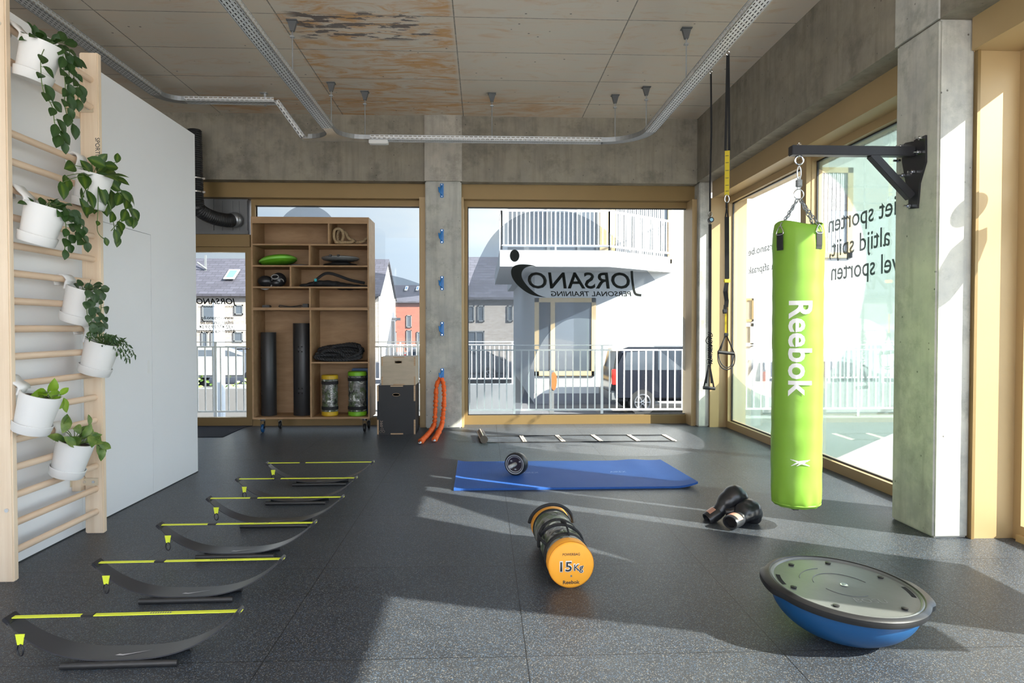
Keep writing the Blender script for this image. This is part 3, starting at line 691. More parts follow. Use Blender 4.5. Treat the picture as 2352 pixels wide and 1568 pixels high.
# ================================================================ PLANTS
def leafmat(name, base, edge, mid):
    m_, k = newmat(name)
    at = k.n('Attribute'); at.attribute_name = 'rib'
    n_ = k.noise(14, 3, k.coord()); r_ = at.outputs['Fac']
    c = k.mix(k.ramp(n_, [(.35, 0), (.7, 1)]), base, edge)
    c = k.mix(k.ramp(r_, [(.0, 0), (1, 1)]), c, mid)
    q = k.n('BsdfPrincipled', {'Base Color': c, 'Roughness': .36, 'Specular IOR Level': .45}); t_ = k.n('BsdfTranslucent', {'Color': k.mix(.3, c, (.2, .35, .03))})
    ms = k.n('MixShader', {0: .22, 1: q.outputs[0], 2: t_.outputs[0]}); k.done(ms.outputs[0]); return m_
LF = dict(dark=leafmat('leaf_dark', (.014, .045, .010), (.028, .075, .016), (.05, .11, .03)), brasil=leafmat('leaf_brasil', (.014, .052, .008), (.026, .085, .012), (.24, .34, .03)),
          lime=leafmat('leaf_lime', (.17, .33, .012), (.26, .42, .025), (.32, .46, .06)), varieg=leafmat('leaf_marbled', (.035, .11, .012), (.30, .38, .10), (.12, .22, .05)), silver=leafmat('leaf_silver', (.02, .055, .018), (.08, .13, .07), (.04, .09, .03)))
STEM = mat('plant_stem', (.10, .16, .04), .6)
def leaf(bm, lay, p, d, nrm, L, wid=.72, cup=.25, heart=True):
    """heart or lance shaped leaf, tip along d"""
    d = Vector(d).normalized(); nrm = Vector(nrm); nrm = (nrm-d*nrm.dot(d)).normalized(); s = d.cross(nrm)
    rows = []
    n = 7; prof = (0.0, .62, .95, 1.0, .84, .5, .0) if heart else (0, .55, .85, 1, .8, .45, 0)
    for i in range(n):
        t = i/(n-1); w_ = prof[i]*L*wid*.5; back = -.13*L if heart else 0
        row = []
        for j in (-1, -.45, 0, .45, 1):
            bk = back*abs(j)**1.5*max(0, 1-t*2.2)
            up = cup*abs(j)*w_ - .22*L*t*t
            v = bm.verts.new(Vector(p) + d*(t*L+bk) + s*(j*w_) + nrm*up); v[lay] = (.42 if j == 0 else .05)*(1 if 0 < t < .9 else .2); row.append(v)
        rows.append(row)
    for a, b_ in zip(rows, rows[1:]):
        for j in range(4):
            try: bm.faces.new((a[j], a[j+1], b_[j+1], b_[j]))
            except ValueError: pass
def rv(s=1): return Vector((rnd.uniform(-s, s), rnd.uniform(-s, s), rnd.uniform(-s, s)))
POT0 = None
def planter(cx, cy_, label, rung_z, kind, crown, vines, tilt=17, r=.095, x0=None):
    """cx, cy_: photo point of the pot's middle; crown = (px, py, rx, ry, n, size); vines = [(points, n leaves, size)]"""
    x0 = x0 or (-2.245 if cx < 100 else -2.285)
    c = wX(cx, cy_, x0); P_ = thing('hanging_planter', label, 'plant', c, group=None)
    M_ = Matrix.Translation(c) @ Matrix.Rotation(R(tilt), 4, 'Y')
    h = .165
    q = BM(); lathe(q, [(0, -h/2), (r*.84, -h/2), (r*.86, -h/2+.01), (r, h/2-.008), (r, h/2), (r-.008, h/2), (r-.01, h/2-.03), (0, h/2-.03)], 44, M_); obj('pot', q, POT, P_, smooth='auto')
    q = BM(); lathe(q, [(0, -h/2-.035), (r*.86, -h/2-.035), (r*.90, -h/2-.03), (r*.97, -h/2+.012), (r*.94, -h/2+.014), (r*.86, -h/2-.01), (0, -h/2-.01)], 44, M_); obj('saucer', q, POT, P_, smooth='auto')
    q = BM(); lathe(q, [(0, h/2-.022), (r*.5, h/2-.016), (r-.011, h/2-.024)], 24, M_); obj('soil', q, SOIL, P_, smooth=True)
    # strap over the rung
    rim = M_ @ Vector((-r+.004, 0, h/2-.03)); q = BM(); zr = rung_z; xr_ = -2.375
    pts = smooth_path([rim, M_ @ Vector((-r+.002, 0, h/2+.01)), Vector((xr_+.034, c.y, zr+.01)), Vector((xr_+.01, c.y, zr+.036)), Vector((xr_-.02, c.y, zr+.032)), Vector((xr_-.034, c.y, zr+.005)), Vector((xr_-.03, c.y, zr-.02))], 5)
    hw = .042
    for a, b_ in zip(pts, pts[1:]):
        q.faces.new([q.verts.new(x) for x in (a+Vector((0, -hw, 0)), a+Vector((0, hw, 0)), b_+Vector((0, hw, 0)), b_+Vector((0, -hw, 0)))])
    bmesh.ops.remove_doubles(q, verts=q.verts, dist=.0004); obj('hook', q, POT, P_, smooth=True, mods=(('SOLIDIFY', dict(thickness=.011, offset=0)),))
    # foliage
    q = BM(); lay = q.verts.layers.float.new('rib'); st = BM(); top = M_ @ Vector((0, 0, h/2-.02))
    hd, n_, sz = crown[:3]
    for px, py, dx_, dz_, L in hd:
        p = wX(px, py, x0+.02+rnd.uniform(-.03, .06)); d = Vector((rnd.uniform(.0, .5), dx_, dz_))
        tube(st, smooth_path([top+rv(.02), (top+p)/2+Vector((0, 0, .02)), p], 3), .0022, 5)
        leaf(q, lay, p, d, (1, -.6+rnd.uniform(-.5, .5), .35+rnd.uniform(-.3, .3)), L, kind.get('w', .72), heart=kind.get('heart', True))
    for i in range(n_):
        p = top+Vector((rnd.uniform(-.5, .9), rnd.uniform(-1, 1), 0))*r*.9+Vector((0, 0, rnd.uniform(0, .04)))
        d = (p-top).normalized()+Vector((.3, 0, rnd.uniform(-.3, .7)))+rv(.4)
        leaf(q, lay, p, d, Vector((.8, -.5, .9))+rv(.4), sz*rnd.uniform(.7, 1.1), kind.get('w', .72), heart=kind.get('heart', True))
        tube(st, [top+rv(.01), p], .0018, 5)
    for pts_, nl, L in vines:
        pw = [top+Vector((.03, rnd.uniform(-.02, .02), 0))]+[wX(px, py, x0+.10+rnd.uniform(-.015, .015)) for px, py in pts_]
        sp_ = smooth_path(pw, 6); tube(st, sp_, .0022, 5)
        sp_ = sp_[5:] if len(pts_) > 2 else sp_
        for i in range(nl):
            p = sp_[min(len(sp_)-1, int((i+.6)/nl*len(sp_)))]; sd_ = 1 if i % 2 else -1
            d = Vector((rnd.uniform(.1, .6), sd_*rnd.uniform(.4, 1.0), rnd.uniform(-1.2, -.4))) if i < nl-1 else Vector((.2, sd_*.2, -1))
            pp = p+Vector((.01, sd_*.012, .0)); tube(st, [p, pp], .0015, 4)
            leaf(q, lay, pp, d, Vector((1, -.7, .2))+rv(.35), L*rnd.uniform(.75, 1.12), kind.get('w', .72), heart=kind.get('heart', True))
    q2 = q; bmesh.ops.transform(q2, matrix=P_.matrix_basis.inverted(), verts=q2.verts)
    obj('foliage', q2, LF[kind['m']], P_, world=False, smooth=True); obj('stem', st, STEM, P_, smooth=True)
    return P_
HT = dict(m='dark', w=.70)
planter(88, 135, 'white pot of trailing dark green vine hanging highest on the wall bars', 2.765, HT,
        ([(135, 92, .2, .3, .075), (105, 95, -.3, .3, .06), (160, 118, .7, -.1, .08), (175, 140, .9, -.1, .075), (110, 118, -.4, -.6, .06), (150, 100, .4, .2, .07)], 16, .065),
        [([(95, 130), (94, 165), (100, 210), (120, 245), (125, 280), (132, 305), (138, 328)], 12, .075), ([(140, 110), (145, 150), (150, 200), (148, 240), (160, 285)], 12, .07), ([(155, 112), (163, 150), (172, 185), (180, 205), (178, 235)], 9, .062), ([(150, 120), (158, 160), (160, 215)], 7, .06)])
BR = dict(m='brasil', w=.66)
planter(212, 432, 'white pot overflowing with large heart shaped leaves striped lime, beside the tall post', 2.24, BR,
        ([(205, 365, .4, -.1, .10), (170, 380, -.6, -.2, .10), (150, 405, -.4, -1, .10), (200, 440, .2, -.8, .10), (215, 410, .6, -.6, .11), (240, 380, .7, .1, .09), (262, 400, .4, -.8, .10), (280, 440, .8, -.7, .11), (255, 440, -.1, -1, .11),
          (185, 460, .5, -.7, .11), (200, 470, -.5, -.4, .10), (235, 460, -.2, -1, .10), (290, 445, .9, -.5, .11), (225, 372, .1, .5, .07), (245, 415, .5, -.3, .10), (268, 372, .1, .9, .06), (140, 420, -.1, -1, .09), (212, 425, .1, -.9, .12), (228, 430, .4, -.8, .11), (195, 430, -.3, -.9, .11), (215, 448, .2, -1, .11), (232, 400, .5, -.4, .11), (190, 400, -.4, -.6, .11)], 12, .10),
        [([(270, 440), (288, 470), (285, 490), (272, 510), (255, 530)], 6, .085), ([(285, 455), (296, 480), (305, 500)], 3, .085), ([(255, 480), (262, 520), (268, 545)], 3, .075), ([(225, 480), (224, 530), (240, 550)], 2, .05)], tilt=13)
planter(97, 508, 'white pot of small dark trailing leaves near the front post, below the topmost pot', 1.95, dict(m='dark', w=.78),
        ([(120, 468, .5, .2, .05), (135, 472, .6, .1, .05), (150, 485, .8, -.2, .06), (165, 485, .6, -.4, .06)], 14, .05),
        [([(140, 480), (150, 510), (152, 545), (148, 575)], 9, .055), ([(150, 480), (168, 505), (178, 535), (190, 555)], 10, .058), ([(145, 490), (170, 500), (185, 520)], 6, .05)])
planter(187, 695, 'white pot of round mottled trailing leaves directly above the fern-like one', 1.525, dict(m='silver', w=.85),
        ([(180, 655, .3, .3, .05), (195, 660, .5, .2, .05), (215, 665, .6, .1, .05), (232, 665, .6, .2, .055)], 10, .045),
        [([(205, 668), (212, 700), (210, 735), (215, 760)], 9, .052), ([(220, 665), (232, 700), (228, 735), (232, 748)], 9, .05), ([(200, 668), (198, 700), (204, 745)], 6, .05)])
planter(228, 815, 'white pot of feathery fern-like sprigs, rightmost of the hanging pots', 1.245, dict(m='dark', w=.30, heart=False),
        ([(200+i*9, 768+i*2, .4+.1*i, .4-.1*i, .04) for i in range(9)], 60, .04),
        [([(245, 770), (265, 785), (280, 805), (290, 825)], 26, .034), ([(240, 768), (268, 775), (290, 795), (303, 815)], 26, .034), ([(250, 775), (258, 790), (270, 815)], 18, .03), ([(200, 770), (215, 760), (235, 768)], 12, .035)])
planter(85, 940, 'white pot with a few bright lime green leaves near the front post', .985, dict(m='lime', w=.66),
        ([(115, 905, -.05, 1, .085), (105, 905, -.9, .05, .10), (95, 915, -.5, -.1, .08), (115, 905, .5, -.3, .12), (138, 915, .4, -.8, .09), (120, 920, .3, -.1, .1)], 3, .07), [])
planter(165, 1045, 'white pot with marbled green and cream leaves, lowest on the wall bars', .70, dict(m='varieg', w=.60),
        ([(145, 990, .4, .8, .10), (150, 985, -.3, .5, .08), (170, 985, .6, -.1, .09), (185, 985, .7, -.3, .09), (200, 1000, .8, -.4, .11), (225, 1020, .4, -1, .10), (185, 1000, .5, -.6, .10), (150, 1005, .3, -.5, .08), (205, 975, .1, .7, .06), (165, 1005, .4, -.4, .09)], 8, .08), [([(205, 1000), (222, 1018), (232, 1028)], 3, .09)])

# ================================================================ SHELVING UNIT
SY0, SY1 = 8.22, 8.68
sX = lambda px: wY(px, 750, SY0).x
sZ = lambda py: wY(700, py, SY0).z
x0_, x1_ = sX(578), sX(848); zb, zt = sZ(962), sZ(498); th = .018
S = thing('shelving_unit', 'tall open birch plywood storage unit on castors holding training gear', 'shelving unit', ((x0_+x1_)/2, 8.45, 0))
pbox('side_panel', (x0_, SY0, zb), (x0_+th, SY1, zt), PLY, S); pbox('side_panel', (x1_-th, SY0, zb), (x1_, SY1, zt), PLY, S)
pbox('top_panel', (x0_+th, SY0+.019, zt-th), (x1_-th, SY1, zt), PLY, S); pbox('top_rail', (x0_+th, SY0, sZ(513)), (x1_-th, SY0+.018, zt), PLY, S)
pbox('back_panel', (x0_+th, SY1-.012, zb), (x1_-th, SY1, zt-th), PLY, S); pbox('bottom_panel', (x0_+th, SY0, zb), (x1_-th, SY1-.013, zb+.022), PLY, S)
sh = {}
for nm, py, t_ in (('a', 560, th), ('b', 609, th), ('c', 658, th), ('d', 706, .032)):
    z_ = sZ(py); sh[nm] = z_; pbox('shelf', (x0_+th, SY0+.001, z_-t_), (x1_-th, SY1-.013, z_), PLY, S)
q = BM(); box(q, (x1_-.0005, SY0, sh['d']-.017), (x1_+.001, SY1, sh['d']-.013)); obj('joint', q, PLYE, S)
xm = sX(713); zr2 = sZ(831)
pbox('shelf', (xm+th/2, SY0+.001, zr2-th), (x1_-th, SY1-.013, zr2), PLY, S)
for px, za, zc in ((756, sh['a'], zt-th), (712, sh['b'], sh['a']-th), (668, sh['c'], sh['b']-th), (712, sh['d'], sh['c']-th), (713, zb+.022, sh['d']-.032)):
    x = sX(px); pbox('divider', (x-th/2, SY0+.001, za), (x+th/2, SY1-.013, zc), PLY, S)
for cx, cyy in ((x0_+.10, SY0+.07), (x1_-.07, SY0+.07), (x0_+.22, SY1-.09), (x1_-.07, SY1-.09)):
    q = BM(); box(q, (cx-.045, cyy-.045, zb-.006), (cx+.045, cyy+.045, zb)); lathe(q, [(.026, zb-.03), (.03, zb-.006)], 16, Matrix.Translation((cx, cyy, 0)), False)
    for s in (-1, 1): prism(q, [(-.03, zb-.03), (.03, zb-.03), (.012, .045), (-.012, .045)], .003, frameM((cx+s*.019+(.0 if s > 0 else -.003), cyy, 0), (0, 1, 0), (0, 0, 1)))
    cs = obj('caster', q, CHROME, S)
    q = BM(); torus(q, (cx, cyy, .052), .036, .016, (1, 0, 0), 24, 10); cyl(q, (cx-.012, cyy, .052), (cx+.012, cyy, .052), .03, 20); obj('wheel', q, BLUEV if cx < -2 and cyy < 8.4 else RUBBER, cs, smooth='auto')

def on(px, z, y): p = wY(px, 750, y); return Vector((p.x, y, z))
# beige rope
T_ = thing('coiled_rope', 'beige natural fibre rope looped in the top right compartment', 'rope', on(800, sh['a'], 8.4))
q = BM(); z0 = sh['a']+.018; A = lambda px, py, y: tuple(wY(px, py, y))
pa = [A(772, 556, 8.33), A(767, 545, 8.33), A(768, 530, 8.32), A(776, 525, 8.33), A(786, 530, 8.34), A(788, 545, 8.36), A(782, 557, 8.36), A(776, 550, 8.4), A(776, 535, 8.42), A(784, 527, 8.42), A(794, 535, 8.38), A(802, 548, 8.34), A(812, 552, 8.32), A(808, 556, 8.29), A(790, 556.5, 8.28), A(770, 556, 8.3)]
pa = [(x, y, max(z, z0)) for x, y, z in pa]; rope(q, resample(smooth_path(pa, 8), .008), .017, .06); 
pb = [A(813, 552, 8.42), A(816, 556, 8.36), A(826, 556, 8.33), A(836, 553, 8.34), A(842, 547, 8.36)]; pb = [(x, y, max(z, z0)) for x, y, z in pb]
rope(q, resample(smooth_path(pb, 8), .008), .017, .06); obj('strand', q, mat('hemp', (.42, .31, .18), .85, 0, .15, 50, .3, 200), T_, smooth=True)
q = BM(); [box(q, Vector(pb[-1])-Vector((.0, .017, .017)), Vector(pb[-1])+Vector((.012, .017, .017)))]; obj('end_whipping', q, MATS['hemp'], T_)
# green cushion disc
T_ = thing('balance_cushion', 'lime green inflatable balance disc tilted on the second shelf', 'balance disc', on(640, sh['b'], 8.44))
a, c = Vector(A(590, 601, 8.42)), Vector(A(692, 588, 8.42)); ctr = (a+c)/2+Vector((0, .0, .018)); ang = math.atan2(c.z-a.z, c.x-a.x); Rr = .215
M_ = Matrix.Translation((ctr.x-.02, 8.45, sh['b']+.079)) @ Matrix.Rotation(-ang*.95, 4, 'Y') @ Matrix.Rotation(R(-4), 4, 'X')
q = BM(); lathe(q, [(0, .058), (.09, .056), (.16, .042), (.20, .022), (Rr, .006), (Rr, -.014)], 56, M_); obj('upper_shell', q, mat('green_rubber', (.14, .45, .02), .5, 0, .05, 5, .2, 200), T_, smooth=True)
q = BM(); lathe(q, [(Rr+.001, .010), (Rr+.007, .007), (Rr+.007, -.014), (Rr+.001, -.018)], 56, M_); obj('seam_band', q, mat('green_seam', (.24, .62, .09), .4), T_, smooth=True)
q = BM(); lathe(q, [(Rr, -.014), (.19, -.034), (.13, -.046), (0, -.05)], 56, M_); obj('lower_shell', q, MATS['green_rubber'], T_, smooth=True)
p = on(688, sh['b'], 8.42); q = BM(); lathe(q, [(0, 0), (.115, 0), (.12, .006), (.12, .022), (.105, .028), (0, .028)], 40, Matrix.Translation((p.x-.02, 8.5, p.z))); o = obj('sliding_disc', q, mat('grey_rubber', (.16, .16, .17), .6), smooth='auto'); tag(o, 'flat grey disc lying under the green balance cushion', 'disc')
# wobble board
p = on(783, sh['b'], 8.44)
T_ = thing('balance_board', 'round grey balance board with textured top on a black base, second shelf', 'balance board', p)
q = BM(); lathe(q, [(0, .122), (.2, .120), (.222, .112), (.225, .1), (.205, .082), (.16, .074), (.0, .07)], 56, Matrix.Translation(p)); obj('deck', q, mat('grey_deck', (.22, .225, .23), .6, 0, .1, 30, .9, 160), T_, smooth='auto')
q = BM()
for a in (-.25, .06): box(q, (p.x+a*.3-.012, p.y-.232, p.z+.103), (p.x+a*.3+.012, p.y-.18, p.z+.128))
obj('grip_slot', q, RUBBER, T_)
q = BM(); lathe(q, [(0, 0.0), (.17, 0.0), (.21, .014), (.2, .03), (.12, .045), (.08, .07), (0, .075)], 48, Matrix.Translation(p)); obj('base', q, RUBBER, T_, smooth='auto')
# gloves / pads in row three
def remesh_obj(name, q, m_, par, vox=.007, label=None, it=4):
    return obj(name, q, m_, par, smooth=True, label=label, mods=(('REMESH', dict(mode='VOXEL', voxel_size=vox, use_smooth_shade=True)), ('SMOOTH', dict(factor=.5, iterations=it))))
p = on(605, sh['c'], 8.36)
T_ = thing('focus_mitt', 'black focus mitt with pale curved edge leaning at the left of the third shelf', 'focus mitt', p)
q = BM(); ell(q, p+Vector((.03, 0, .072)), (.09, .07, .068)); ell(q, p+Vector((.08, .02, .05)), (.06, .06, .046)); remesh_obj('padding', q, LEATHER, T_)
q = BM(); torus(q, p+Vector((.03, -.03, .065)), .092, .009, (0, 1, .15), 20, 8, arc=PI*.8, start=PI*.9); obj('trim', q, mat('pale_piping', (.35, .35, .35), .5), T_, smooth=True)
p = on(641, sh['c'], 8.38)
T_ = thing('head_guard', 'rounded black head guard at the right of the small third shelf compartment', 'head guard', p)
q = BM(); ell(q, p+Vector((0, 0, .09)), (.09, .08, .088)); t2 = BM(); ell(q, p+Vector((-.02, -.05, .05)), (.06, .04, .045)); t2.free(); remesh_obj('shell', q, LEATHER, T_)
q = BM(); torus(q, p+Vector((-.02, -.082, .12)), .03, .006, (0, 1, -.5), 16, 6, sx_=1.4); torus(q, p+Vector((.05, -.07, .06)), .035, .005, (.4, 1, 0), 16, 6, arc=PI); obj('strap', q, MATS['pale_piping'], T_, smooth=True)
# black bag with arching strap
p = on(775, sh['c'], 8.42)
T_ = thing('gym_bag', 'flat black bag with an arched strap and a small turquoise tag', 'bag', p)
q = BM(); L_ = on(692, sh['c'], 8.42).x; R__ = x1_-.03
for i in range(9):
    t = i/8; x = L_+.07+(R__-L_-.14)*t; ell(q, (x, 8.42+.02*math.sin(i*2), sh['c']+.008+.036*math.sin(PI*min(1, t*1.3+.12))), (.085, .15, .012+.038*math.sin(PI*(t*.8+.12))))
remesh_obj('body', q, BLACKC, T_, .012)
q = BM(); sp_ = smooth_path([A(720, 652, 8.3), A(728, 641, 8.3), A(745, 629, 8.3), A(760, 628, 8.3), A(780, 634, 8.31), A(805, 643, 8.33), A(838, 650, 8.36)], 8); tube(q, sp_, .017, 8, flat=.5); obj('strap', q, BLACKC, T_, smooth=True)
a = Vector(A(725, 643, 8.28)); pbox('tag', a-Vector((.014, .008, .016)), a+Vector((.014, .006, .016)), mat('turquoise', (.01, .42, .50), .5), T_)
# row four small things
p = on(613, sh['d'], 8.36); q = BM(); box(q, p+Vector((-.045, -.04, 0)), p+Vector((.045, .04, .032)), bev=.006); o = obj('foam_block', q, RUBBER); tag(o, 'small black block lying at the left of the fourth shelf', 'block')
q = BM(); a, b_ = A(642, 699, 8.34), A(692, 699, 8.34)
up_ = smooth_path([(a[0], 8.34, sh['d']+.030), ((a[0]*.7+b_[0]*.3), 8.34, sh['d']+.018), ((a[0]+b_[0])/2, 8.34, sh['d']+.013), ((a[0]*.3+b_[0]*.7), 8.34, sh['d']+.018), (b_[0], 8.34, sh['d']+.030)], 6)
lo_ = smooth_path([(b_[0]+.008, 8.34, sh['d']+.014), (b_[0]-.03, 8.34, sh['d']+.007), ((a[0]+b_[0])/2, 8.34, sh['d']+.006), (a[0]+.03, 8.34, sh['d']+.007), (a[0]-.008, 8.34, sh['d']+.014)], 6)
tube(q, up_+lo_, .006, 8, closed=True, flat=.9); o = obj('resistance_loop', q, RUBBER, smooth=True); tag(o, 'thin black rubber loop band lying on the fourth shelf', 'resistance band')
p = on(704, sh['d'], 8.36); q = BM(); box(q, p+Vector((-.038, -.04, 0)), p+Vector((.03, .04, .048)), bev=.005); o = obj('yoga_block', q, RUBBER); tag(o, 'black block against the divider at the right of the fourth shelf compartment', 'block')
# handled rubber tubes
def vipr(px0, px1, pytop, lab, rot):
    xa, xb = wY(px0, 800, 8.33).x, wY(px1, 800, 8.33).x; r_ = (xb-xa)/2; cx = (xa+xb)/2; zf = zb+.023; H_ = wY(px0, pytop, 8.33).z-zf
    T = thing('rubber_training_tube', lab, 'training tube', (cx, 8.33+r_, zf), rot)
    q = BM(); lathe(q, [(r_-.022, .003), (r_-.002, 0), (r_, .004), (r_, H_-.004), (r_-.002, H_), (r_-.022, H_), (r_-.022, .003)], 48)
    o = obj('tube', q, mat('moulded_rubber', (.028, .028, .03), .38, 0, .15, 10, .06, 60), T, world=False, smooth='auto')
    for zc in (.27, .72):
        q = BM()
        for dz in (-.030, .030):
            t = BM(); box(t, (-.055, -r_-.0025, zc*H_+dz-.017), (.02, -r_+.02, zc*H_+dz+.017), bev=.012)
            for v in t.verts:
                a_ = v.co.x/r_; d_ = -v.co.y; v.co.x = math.sin(a_)*d_; v.co.y = -math.cos(a_)*d_
            join(q, t)
        obj('grip_hole_patch', q, mat('grip_shade_black', (.003, .003, .003), .9), T, world=False)  # raised near-black patches stand in for the shade inside the grip holes
        q = BM(); t = BM(); box(t, (-.05, -r_-.004, zc*H_-.006), (.015, -r_+.01, zc*H_+.006), bev=.004)
        for v in t.verts:
            a_ = v.co.x/r_; d_ = -v.co.y; v.co.x = math.sin(a_)*d_; v.co.y = -math.cos(a_)*d_
        join(q, t); obj('grip', q, DGREY, T, world=False)
vipr(594, 629, 763, 'thinner black rubber training tube, leftmost in the shelving unit', -.9)
vipr(668, 711, 742, 'thicker taller black rubber training tube beside the middle divider', .15)
# battle rope
p = on(783, zr2, 8.44); T_ = thing('battle_rope', 'heap of thick black battle rope in the right compartment', 'rope', p)
q = BM(); rr2 = random.Random(3)
def loop(cx, cz_, ax, az, y, dy=.0, a0=0, a1=2*PI, tw=0): return [(p.x+cx+ax*math.cos(t)+tw*math.sin(2*t), y+dy*math.sin(t), max(p.z+.026, p.z+cz_+az*math.sin(t))) for t in lin(a0, a1, 30)]
for args in ((-.0, .075, .26, .05, 8.30), (.03, .10, .23, .05, 8.36), (.08, .12, .18, .075, 8.33), (-.06, .12, .20, .05, 8.42), (.0, .055, .27, .03, 8.26), (.12, .15, .10, .055, 8.40), (.0, .12, .25, .06, 8.5)):
    rope(q, resample(loop(*args, dy=.03, tw=.02), .012), .024, .10, 3, 7)
rope(q, resample(smooth_path([(p.x-.26, 8.30, p.z+.03), (p.x-.16, 8.27, p.z+.13), (p.x, 8.26, p.z+.12), (p.x+.12, 8.25, p.z+.05), (p.x+.26, 8.27, p.z+.11), (p.x+.24, 8.3, p.z+.2)], 8), .012), .024, .10, 3, 7)
obj('strand', q, mat('black_rope', (.02, .02, .022), .62, 0, .2, 40, .3, 150), T_, smooth=True)

# camouflage weight bags
def camo_mat():
    m_, k = newmat('camouflage_vinyl')
    v = k.coord((1, 1, .8)); a = k.noise(11, 3, v, .6, 1.5); b_ = k.noise(13, 3, k.coord((1, 1, .8), (3, 4, 5)), .6, 1.2)
    c = k.mix(k.ramp(a, [(.44, 0), (.46, 1)]), (.02, .022, .02), (.20, .20, .19)); c = k.mix(k.ramp(b_, [(.52, 0), (.54, 1)]), c, (.10, .13, .07)); c = k.mix(k.ramp(a, [(.60, 0), (.62, 1)]), c, (.62, .64, .60))
    q = k.n('BsdfPrincipled', {'Base Color': c, 'Roughness': .32, 'Specular IOR Level': .5}); k.t.links.new(k.bump(k.noise(30, 3, v), .35, .01), q.inputs['Normal']); k.done(q.outputs[0]); return m_
CAMO = camo_mat()
def wraptext(s, r_, zc, a0, L_, hgt, parent, name, m_, along='z', off=0, ext=.0008, inv=False):
    """lettering wrapped on a vertical cylinder of radius r_, reading along +z or -z, centred on angle a0 (radians from -Y toward +X)"""
    q = text_bm(s, width=L_, height=hgt, off=off, ext=0)
    ym_ = [v.co.y for v in q.verts]; y0_ = min(ym_); y1_ = max(ym_); n = 24
    for i in range(1, n):
        bmesh.ops.bisect_plane(q, geom=q.verts[:]+q.edges[:]+q.faces[:], plane_co=(0, y0_+(y1_-y0_)*i/n, 0), plane_no=(0, 1, 0))
    bmesh.ops.triangulate(q, faces=q.faces)
    for v in q.verts:
        x, y = v.co.x-L_/2, v.co.y-hgt/2
        a_ = a0 + (y if along == '-z' else -y)/r_; z_ = zc + (-x if along == '-z' else x)
        rr_ = r_+ext; v.co = Vector((math.sin(a_)*rr_, -math.cos(a_)*rr_, z_))
    return obj(name, q, m_, parent, world=False)
def powerbag(px0, px1, pyt, capm, lab, word):
    y = 8.36; xa, xb = wY(px0, 800, y-.05).x, wY(px1, 800, y-.05).x; r_ = (xb-xa)/2; cx = (xa+xb)/2; zf = zb+.023; H_ = wY(px0, pyt, y-.05).z-zf
    T = thing('weight_bag', lab, 'weight bag', (cx, y, zf), .1)
    q = BM(); prof = [(r_*.94+.003*math.sin(i*1.9), .05+(H_-.1)*i/24) for i in range(25)]; lathe(q, prof, 40); obj('body', q, CAMO, T, world=False, smooth=True)
    for za, zc in ((0, .058), (H_-.058, H_)):
        q = BM(); lathe(q, [(0, za+.002), (r_*.9, za), (r_, za+.01), (r_, zc-.01), (r_*.9, zc), (0, zc-.002)], 40); obj('end_cap', q, capm, T, world=False, smooth='auto')
        q = BM(); zz = .075 if za == 0 else H_-.115; lathe(q, [(r_*.95, zz), (r_+.001, zz+.003), (r_+.001, zz+.037), (r_*.95, zz+.04)], 40); obj('band', q, BLACKC, T, world=False)
    if word: wraptext('POWERBAG', r_*.96+.002, H_*.52, R(18), H_*.50, .026, T, 'lettering', WHITEP, 'z', off=.01)
powerbag(736, 774, 861, mat('yellow_vinyl', (.62, .40, .02), .4), 'camouflage weight bag with yellow ends standing in the bottom right compartment', True)
powerbag(797, 840, 853, mat('green_vinyl', (.20, .50, .02), .4), 'camouflage weight bag with lime ends standing in the bottom right compartment', False)
q = BM(); a = wY(810, 845, 8.58); box(q, (a.x, 8.50, zb+.023), (x1_-th-.004, 8.62, a.z), bev=.01); o = obj('step_platform', q, BLUEV); tag(o, 'dark blue foam block standing behind the lime capped weight bag', 'block')

# ================================================================ PLYO BOXES
def plyo(a, c, m_, lab, marks=None, holes_w=.085):
    (xa, ya, za), (xb, yb, zc) = a, c; T = thing('plyo_box', lab, 'plyometric box', ((xa+xb)/2, (ya+yb)/2, za)); t_ = .018
    hw = holes_w/2; hh = .016; cx = (xa+xb)/2; hz = zc-(zc-za)*.19 if m_ is not PLY else zc-(zc-za)*.37
    q = BM()
    box(q, (xa+t_, ya, za), (cx-hw, ya+t_, zc)); box(q, (cx+hw, ya, za), (xb-t_, ya+t_, zc)); box(q, (cx-hw, ya, za), (cx+hw, ya+t_, hz-hh)); box(q, (cx-hw, ya, hz+hh), (cx+hw, ya+t_, zc))
    bmesh.ops.remove_doubles(q, verts=q.verts, dist=.0003); obj('front_panel', q, m_, T)
    q = BM(); torus(q, (cx, ya-.0003, hz), 1, .0022, (0, 1, 0), 28, 6, sx_=hw, sy_=hh); obj('hand_hole', q, PLYE if m_ is not PLY else PRINT, T)
    pbox('side_panel', (xa, ya+.001, za), (xa+t_, yb, zc), m_, T); pbox('side_panel', (xb-t_, ya+.001, za), (xb, yb, zc), m_, T)
    pbox('back_panel', (xa+t_, yb-t_, za), (xb-t_, yb, zc), m_, T); pbox('top_panel', (xa+t_, ya+t_, zc-t_), (xb-t_, yb-t_, zc), m_, T)
    # finger joints: bare plywood edges
    H_ = zc-za; FJ = []
    for u, v in ((0, .30), (.68, 1)) if m_ is not PLY else ((0, .28), (.72, 1)):
        FJ.append(((xa-.0006, ya-.0012, za+u*H_), (xa+t_, ya+.001, za+v*H_)))
        FJ.append(((xb-t_, ya-.0012, za+u*H_), (xb+.001, ya+t_, za+v*H_)))
    W_ = xb-xa; FJ += [((xa+W_*.35, ya-.0012, zc-.014), (xa+W_*.68, ya+.001, zc)), ((xa+W_*.35, ya-.0012, za), (xa+W_*.68, ya+.001, za+.014))]
    for a_, c_ in FJ: pbox('finger_joint', a_, c_, PLYE, T)
    return T
a, c = wZ(866, 998), wZ(954, 997)
